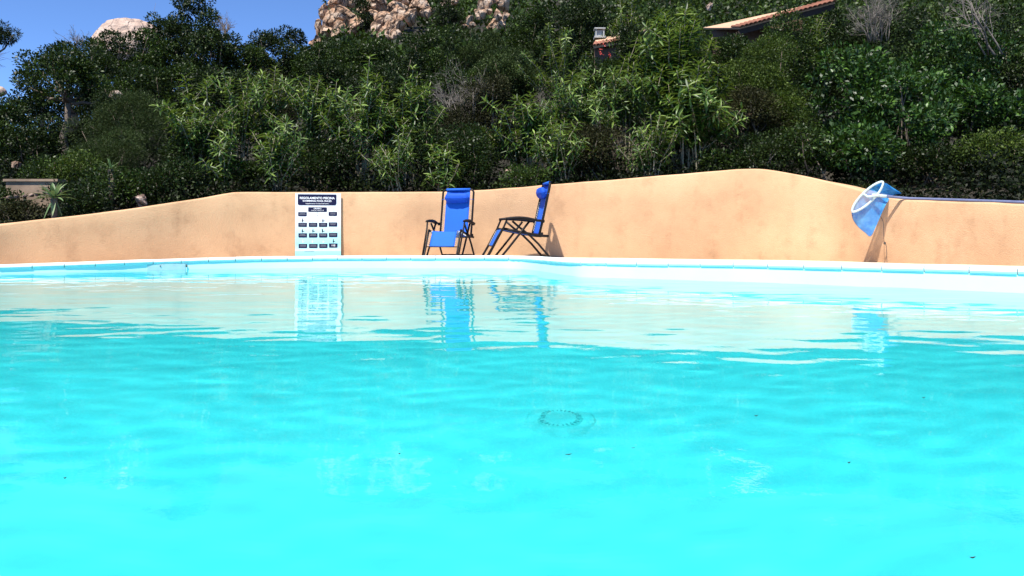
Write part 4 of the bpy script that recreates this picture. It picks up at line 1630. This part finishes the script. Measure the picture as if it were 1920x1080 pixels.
    for k in range(13):
        t = k / 12
        y = -.235 + .47 * t
        r = .062 * (1 - abs(2 * t - 1) ** 6) ** .5 + .004
        ring = []
        for j in range(15):
            a = 2 * PI * j / 14
            wr_ = 1 + .05 * math.sin(k * 2.1 + j * 1.7)
            ring.append((cy.x + math.cos(a) * r * .85 * wr_ + .012 * math.sin(a), y, cy.z + math.sin(a) * r * 1.32 * wr_))
        rows.append(ring)
    pil = MB().sheet(rows).build('head_cushion', M['pillow'], root, smooth=True)
    for s in sd:
        MB().tube([(-.36, s * .225, .97), (-.385, s * hw, .965), (-.405, s * (hw + .016), .965)], .012, 6, flat=.35).build('strap', M['sling'], pil, smooth=True)
    return root


def kids(o):
    return [c for c in list(bpy.data.objects) if c.parent == o]


def dup(root):
    r = root.copy()
    COL.objects.link(r)
    for c in kids(root):
        c2 = c.copy()
        COL.objects.link(c2)
        c2.parent = r
        for g in kids(c):
            g2 = g.copy()
            COL.objects.link(g2)
            g2.parent = c2
    return r


def deck_z(px, d):
    """height of the deck between coping and wall along a pixel column"""
    u = (px - 960) / F
    cs = sorted(((COP[i, 1], COP[i, 2]) for i in range(nI) if COP[i, 1] > 4 and abs(COP[i, 0] / COP[i, 1] - u) < .01))
    dw = float(np.interp(u, WX, WALL[:, 1]))
    zb = float(np.interp(u, WX, WALL[:, 2]))
    dc, zc = cs[-1] if cs else (dw - 1, zb)
    t = min(1, max(0, (d - dc - COPW) / max(.05, dw - dc - COPW)))
    return (zc - .022) * (1 - t) + (zb - .004) * t


chair1 = make_chair()
chair1['label'] = 'blue sling garden chair facing the pool, right of the rules sign'
chair2 = dup(chair1)
chair2['label'] = 'blue sling garden chair seen side-on, facing left, near the dark corner'
d1 = 12.95
chair1.location = ((845 - 960) / F * d1, d1, deck_z(845, d1))
chair1.rotation_euler = (0, 0, R(-90 - 14))
d2 = 13.18
chair2.location = ((974 - 960) / F * d2, d2, deck_z(974, d2))
chair2.rotation_euler = (0, 0, R(180 + 9))
chair1.scale = (.97, .92, .97)
chair2.scale = (1.065, 1.065, 1.065)

# ------------------------------------------------------------------ pool rules sign
def plain(name, col, rough=.5, gradient=None):
    m, nt, b, out = new_mat(name)
    b.inputs['Base Color'].default_value = (*col, 1)
    b.inputs['Roughness'].default_value = rough
    b.inputs['Specular IOR Level'].default_value = .12
    if gradient:
        tc = N(nt, 'ShaderNodeTexCoord')
        sp = N(nt, 'ShaderNodeSeparateXYZ')
        nt.links.new(tc.outputs['Object'], sp.inputs[0])
        r = ramp(nt, gradient)
        nt.links.new(sp.outputs['Z'], r.inputs[0])
        nt.links.new(r.outputs[0], b.inputs['Base Color'])
    return m


M['board'] = plain('printed_board', (.8, .8, .8), .45, [(0.0, (.24, .62, .65)), (.085, (.30, .66, .69)), (.09, (.50, .72, .73)), (.20, (.30, .66, .69)), (.42, (.44, .70, .72)), (.62, (.70, .74, .75)), (1.0, (.74, .75, .76))])
M['ink'] = plain('navy_ink', (.012, .013, .045), .45)
M['white_ink'] = plain('white_ink', (.82, .82, .84), .5)
M['grey_ink'] = plain('grey_ink', (.16, .17, .2), .5)
M['dim_ink'] = plain('pale_ink', (.55, .60, .64), .5)


def rules_sign():
    d = wall_at((596 - 960) / F)[0] - .05
    bz = deck_z(596, d)
    top = P(596, 362.5, d + .02).z
    Hh = top - bz
    Ww = 83.5 / F * d
    root = thing('pool_rules_sign', 'white pool rules board with navy panels leaning on the peach wall', 'sign', (P(596.5, 470, d).x, d, bz))
    root.rotation_euler = (R(-1.3), 0, R(9))
    t = .012
    MB().box((0, 0, Hh / 2), (Ww, t, Hh)).build('board', M['board'], root)
    fy = -t / 2

    def panel(u0, v0, u1, v1, name, mat, rad, lift, parent=root, round_top=True):
        """rounded flat plate; u across 0..1, v down 0..1"""
        x0, x1 = (u0 - .5) * Ww, (u1 - .5) * Ww
        z1, z0 = (1 - v0) * Hh, (1 - v1) * Hh
        pts = []
        for cx, cz, a0, rr in ((x1, z1, 0, rad if round_top else .001), (x0, z1, 90, rad if round_top else .001), (x0, z0, 180, rad), (x1, z0, 270, rad)):
            for k in range(5):
                a = R(a0 + 90 * k / 4)
                ox = cx - rr if cx == x1 else cx + rr
                oz = cz - rr if cz == z1 else cz + rr
                pts.append((ox + math.cos(a) * rr, oz + math.sin(a) * rr))
        n = len(pts)
        v = [(x, fy - lift, z) for x, z in pts] + [(x, fy - .0002, z) for x, z in pts]
        f = [tuple(range(n))[::-1]] + [(i, (i + 1) % n, n + (i + 1) % n, n + i) for i in range(n)]
        o = mesh_obj(name, v, f, mat, parent)
        bm = bmesh.new(); bm.from_mesh(o.data); bmesh.ops.recalc_face_normals(bm, faces=bm.faces); bm.to_mesh(o.data); bm.free()
        return o

    U_ = lambda cx: (cx - 235) / 560
    V_ = lambda cy: (cy - 155) / 785

    def text(body, cx, cy, hgt, width, parent, mat=M['white_ink'], name='lettering', lift=.0042, bold=.0):
        c = bpy.data.curves.new(name, 'FONT')
        c.body = body
        c.align_x = 'CENTER'
        c.align_y = 'CENTER'
        c.size = 1.0
        c.offset = bold
        c.extrude = 0.0
        c.materials.append(mat)
        tmp = bpy.data.objects.new('tmp', c)
        COL.objects.link(tmp)
        bpy.context.view_layer.update()
        me = bpy.data.meshes.new_from_object(tmp.evaluated_get(bpy.context.evaluated_depsgraph_get()))
        bpy.data.objects.remove(tmp)
        bpy.data.curves.remove(c)
        me.name = name
        if not me.materials:
            me.materials.append(mat)
        o = link(bpy.data.objects.new(name, me), parent)
        bpy.context.view_layer.update()
        wd, hh = max(o.dimensions.x, .01), max(o.dimensions.y, .01)
        o.scale = (width * Ww / wd, hgt * Hh / hh, 1)
        o.rotation_euler = (PI / 2, 0, 0)
        o.location = ((U_(cx) - .5) * Ww, fy - lift, (1 - V_(cy)) * Hh)
        return o

    hd = panel(U_(265), V_(168), U_(740), V_(305), 'header_panel', M['ink'], .03, .003, round_top=False)
    text('REGOLAMENTO PISCINA', 502, 216, .036, .765, hd, bold=.025)
    text('SWIMMING POOL RULES', 502, 252, .027, .63, hd, bold=.02)
    text('Regolamento Comportamento', 502, 284, .019, .50, hd, bold=.01)
    ob = panel(U_(393), V_(330), U_(622), V_(388), 'hours_panel', M['ink'], .012, .003)
    text('ORARIO', 507, 347, .022, .165, ob, bold=.02)
    text('DALLE 9 ALLE 19', 507, 371, .017, .27, ob)
    cols = [(270, 375), (398, 503), (522, 625), (643, 748)]
    rws = [(392, 443), (524, 576), (655, 709), (788, 841)]
    rg = random.Random(8)
    for ri, (y0, y1) in enumerate(rws):
        for ci_, (x0, x1) in enumerate(cols):
            if ri == 0 and ci_ in (1, 2):
                continue
            dy = -5 if ci_ == 3 else 0
            pl = panel(U_(x0 + ri * 2), V_(y0 + dy), U_(x1 + ri * 2), V_(y1 + dy), 'rule_panel', M['ink'], .012, .003, round_top=False)
            if ri == 3 and ci_ == 3:
                text('112', (x0 + x1) / 2 + 6, (y0 + y1) / 2 - 6, .026, .075, pl, bold=.03)
            else:
                for k in range(2):
                    h = (y1 - y0) * .12
                    yy = y0 + dy + 12 + k * 13
                    ww = (x1 - x0) * rg.uniform(.58, .8) / 2
                    cx = (x0 + x1) / 2 + ri * 2
                    panel(U_(cx - ww), V_(yy), U_(cx + ww), V_(yy + h), 'print_line', M['grey_ink'], .001, .0036, pl)
            # pictogram above each panel: little figure
            cx = (x0 + x1) / 2 + rg.uniform(-8, 8)
            yy = y0 + dy - 30
            dark = (ri, ci_) in ((1, 0), (1, 2), (2, 0), (2, 1), (2, 2), (3, 3))
            mt = M['ink'] if dark else M['dim_ink']
            pg = panel(U_(cx - 7), V_(yy - 12), U_(cx + 7), V_(yy + 20), 'pictogram', mt, .008, .0024)
            panel(U_(cx - 5 + rg.uniform(-6, 6)), V_(yy - 24), U_(cx + 6), V_(yy - 14), 'pictogram_head', mt, .006, .0024, pg)
            panel(U_(cx + 6), V_(yy + 2), U_(cx + 26), V_(yy + 8), 'pictogram_arm', mt, .003, .0028, pg)
    for yy in (404, 430):
        panel(U_(499), V_(yy - 5), U_(507), V_(yy + 5), 'bullet_dot', M['ink'], .004, .0024)
    panel(U_(345), V_(882), U_(470), V_(888), 'print_line', M['grey_ink'], .002, .0024)
    return root


rules_sign()


# ------------------------------------------------------------------ pool net and pole lying on the wall
def net_mat():
    m, nt, b, out = new_mat('blue_net')
    tc = N(nt, 'ShaderNodeTexCoord')
    n1 = N(nt, 'ShaderNodeTexNoise', Scale=9.0, Detail=4.0)
    nt.links.new(tc.outputs['Object'], n1.inputs['Vector'])
    r = ramp(nt, [(.35, (.015, .27, .72)), (.68, (.10, .50, .90))])
    nt.links.new(n1.outputs['Fac'], r.inputs[0])
    nt.links.new(r.outputs[0], b.inputs['Base Color'])
    b.inputs['Roughness'].default_value = .7
    tl = N(nt, 'ShaderNodeBsdfTranslucent')
    nt.links.new(r.outputs[0], tl.inputs[0])
    tp = N(nt, 'ShaderNodeBsdfTransparent')
    m1 = N(nt, 'ShaderNodeMixShader')
    m1.inputs[0].default_value = .4
    nt.links.new(b.outputs[0], m1.inputs[1])
    nt.links.new(tl.outputs[0], m1.inputs[2])
    m2 = N(nt, 'ShaderNodeMixShader')
    m2.inputs[0].default_value = .32
    nt.links.new(m1.outputs[0], m2.inputs[1])
    nt.links.new(tp.outputs[0], m2.inputs[2])
    nt.links.new(m2.outputs[0], out.inputs[0])
    return m


M['net'] = net_mat()


def pool_net():
    c = P(1630, 368, 12.35)
    root = thing('pool_net', 'pool skimmer net with white rim and blue bag slung over the wall top', 'pool net', c)
    L_ = lambda px, py, d: P(px, py, d) - c
    wf = lambda px: wall_at((px - 960) / F)[0]
    # rim: long loop leaning over the wall top
    cen = L_(1627, 369, wf(1627) - .46)
    ax = L_(1655, 341, wf(1655) - .24) - cen
    ax2 = L_(1598.5, 397, wf(1598) - .68) - cen
    rim = []
    for k in range(28):
        a = 2 * PI * k / 28
        e = ax * max(0, math.cos(a)) + ax2 * max(0, -math.cos(a))
        s = Vector((.058, -.03, -.05)) * math.sin(a) * (1 - .25 * math.cos(a) ** 4)
        rim.append(cen + e + s * 1.0)
    MB().tube(rim, .0175, 8, closed=True).build('rim', M['rim'], root, smooth=True)
    MB().tube([cen + Vector((-.07, .03, .06)), cen, L_(1648, 366, 12.05)], .017, 8).build('crossbar', M['rim'], root, smooth=True)
    # bag: from the rim to the hem
    hem_px = [(1597, 399, wf(1597) - .64), (1600, 412, wf(1600) - .58), (1610, 426, wf(1610) - .50), (1622, 436, wf(1622) - .42), (1632, 443, wf(1632) - .36), (1641, 428, wf(1641) - .30),
              (1651, 405, wf(1651) - .24), (1662, 382, wf(1662) - .16), (1674, 366, 12.4), (1690, 363, 12.45), (1676, 353, 12.42), (1664, 345, 12.34)]
    hem = catmull([tuple(L_(*h)) for h in hem_px], 4)
    m = len(hem)
    for side, nm in ((-1, 'net_bag'), (1, 'net_bag')):
        rows = []
        for i in range(m):
            t = i / (m - 1)
            a = PI - PI * t                      # along the rim from the low end to the top end
            k = a / (2 * PI) * 28
            if side < 0:
                k = 28 - k
            k0 = int(math.floor(k)) % 28
            p = rim[k0].lerp(rim[(k0 + 1) % 28], k - math.floor(k))
            h = Vector(hem[i])
            row = []
            for j in range(8):
                s = j / 7
                q_ = p.lerp(h, s)
                bul = math.sin(PI * s) * math.sin(PI * t)
                q_ = q_ + Vector((0, .015 + (side + 1) * .035, 0)) * bul + Vector((0, mnoise.noise(Vector((t * 7, s * 4, side * 3.0))) * .03, 0)) * math.sin(PI * s)
                row.append(tuple(q_))
            rows.append(row)
        MB().sheet(rows).build(nm, M['net'], root, smooth=True)
    MB().tube([Vector(h) for h in hem[:20]], .005, 5).build('hem', M['pole'], root, smooth=True)
    # pole rests along the wall top
    a = L_(1640, 366, 12.18)
    pts = [a]
    for px in (1705, 1800, 1920, 2080, 2250):
        dw, zt = wall_at((px - 960) / F)
        q_ = Vector(((px - 960) / F * (dw + .07), dw + .07, zt + .024)) - c
        pts.append(q_)
    MB().tube(pts, .021, 10).build('pole', M['pole'], root, smooth=True)
    MB().tube([a - Vector((.04, 0, -.002)), a + (pts[1] - a) * .35], .024, 10).build('pole_clip', M['rim'], root, smooth=True)
    # loose cord hanging from the net down the wall
    cord = [L_(1648, 402, 12.2), L_(1656, 416, 12.2), L_(1657, 440, 12.2), L_(1658, 455, 12.2), L_(1662, 462, 12.2), L_(1663, 492, 12.2)]
    MB().tube([Vector(p) for p in catmull([tuple(p) for p in cord], 3)], .004, 5).build('cord', M['iron'], root)
    MB().box(L_(1659, 456, 12.19), (.03, .015, .03), Matrix.Rotation(.6, 3, 'Y')).build('knot', M['iron'], root)
    return root


pool_net()

# ------------------------------------------------------------------ fittings in the pool
# skimmer plate on the left pool wall
best = min(range(nI), key=lambda i: abs((inner[i, 0] / inner[i, 1]) * F + 960 - 318) + (0 if inner[i, 1] > 8 else 1e4))
ip = Vector((inner[best, 0], inner[best, 1], 0))
nt_ = Vector((-outN[best][0], -outN[best][1], 0))
tg = Vector((-nt_.y, nt_.x, 0))
if tg.x < 0:
    tg = -tg
zc = inner[best, 2] - CT
sk_ = thing('skimmer', 'white skimmer plate set in the pool wall at the left', 'skimmer', ip + Vector((0, 0, .0)))
rows = [[ip - ip + tg * (-.25) + nt_ * .012 + Vector((0, 0, zc - .004)), tg * .25 + nt_ * .012 + Vector((0, 0, zc - .004))], [tg * (-.25) + nt_ * .012 + Vector((0, 0, -.12)), tg * .25 + nt_ * .012 + Vector((0, 0, -.12))]]
MB().sheet(rows, .03, nt_).build('plate', M['rim'], sk_)
MB().tube([tg * .262 + nt_ * .02 + Vector((0, 0, zc - .02)), tg * .27 + nt_ * .03 + Vector((0, 0, zc - .035)), tg * .262 + nt_ * .02 + Vector((0, 0, zc - .05))], .009, 6).build('flap_hook', M['iron'], sk_)
MB().box(tg * -.08 + nt_ * .014 + Vector((0, 0, zc - .03)), (.012, .012, .012)).build('screw', M['iron'], sk_)

# main drain on the pool floor
slope = (440 - 793) / F
hd_ = EYE / -slope
th_i = math.atan(1 / -slope)
th_t = math.asin(math.sin(th_i) / 1.333)
dd_ = hd_ - FLOOR_Z * math.tan(th_t)
drain = thing('main_drain', 'round pale main drain grate on the pool floor', 'pool drain', ((1052 - 960) / F * dd_, dd_, FLOOR_Z))
for r0, r1, z0, nm in ((.10, .155, .012, 'outer_ring'), (.0, .097, .03, 'grate')):
    v, f = [], []
    k = 40
    prof = [(r1 + .012, 0), (r1, z0), (r0 if r0 > 0 else .002, z0 * (1 if r0 > 0 else 1.3)), (r0 if r0 > 0 else .002, 0)]
    for i in range(k):
        a = 2 * PI * i / k
        for r, z in prof:
            v.append((math.cos(a) * r, math.sin(a) * r, z))
    for i in range(k):
        j = (i + 1) % k
        for q_ in range(3):
            f.append((i * 4 + q_, j * 4 + q_, j * 4 + q_ + 1, i * 4 + q_ + 1))
    o = mesh_obj(nm, v, f, M['drain'], drain)
    o.cycles.is_caustics_receiver = True
for i in range(26):
    a = 2 * PI * i / 26
    o = MB().box((math.cos(a) * .085, math.sin(a) * .085, .033), (.022, .007, .006), Matrix.Rotation(a, 3, 'Z')).build('slot', M['slot'], drain)
    o.cycles.is_caustics_receiver = True

# bits of leaf floating on the water
for px, py, w, lab in [(1066, 854, .016, 'thin dark leaf sliver floating below the drain'), (1187, 842, .010, 'small dark insect-like speck floating right of the drain'),
                       (1824, 1048, .010, 'thin dark sliver floating in the lower right corner'), (1418, 781, .012, 'dark speck floating in the right middle of the pool'),
                       (1592, 869, .008, 'tiny dark speck floating right of the pool centre'), (122, 898, .006, 'tiny speck floating near the lower left edge'),
                       (749, 852, .007, 'tiny speck floating left of the pool centre'), (1732, 747, .012, 'small dark speck floating at the right side of the pool')]:
    d = EYE / ((py - 440) / F)
    p = P(px, py, d)
    mb = MB()
    a = random.uniform(-.3, .3)
    w *= .55
    mb.add([Vector((-w, 0, .002)), Vector((0, -w * .2, .002)), Vector((w, w * .15, .003)), Vector((0, w * .2, .002)), Vector((0, 0, -.001))], [(0, 1, 3), (1, 2, 3), (1, 0, 4), (2, 1, 4), (3, 2, 4), (0, 3, 4)])
    o = mb.build('floating_leaf', M['iron'])
    o.location = (p.x, d, .001)
    o.rotation_euler = (0, 0, a)
    tag(o, lab, 'debris', 'bits of leaf floating on the pool')
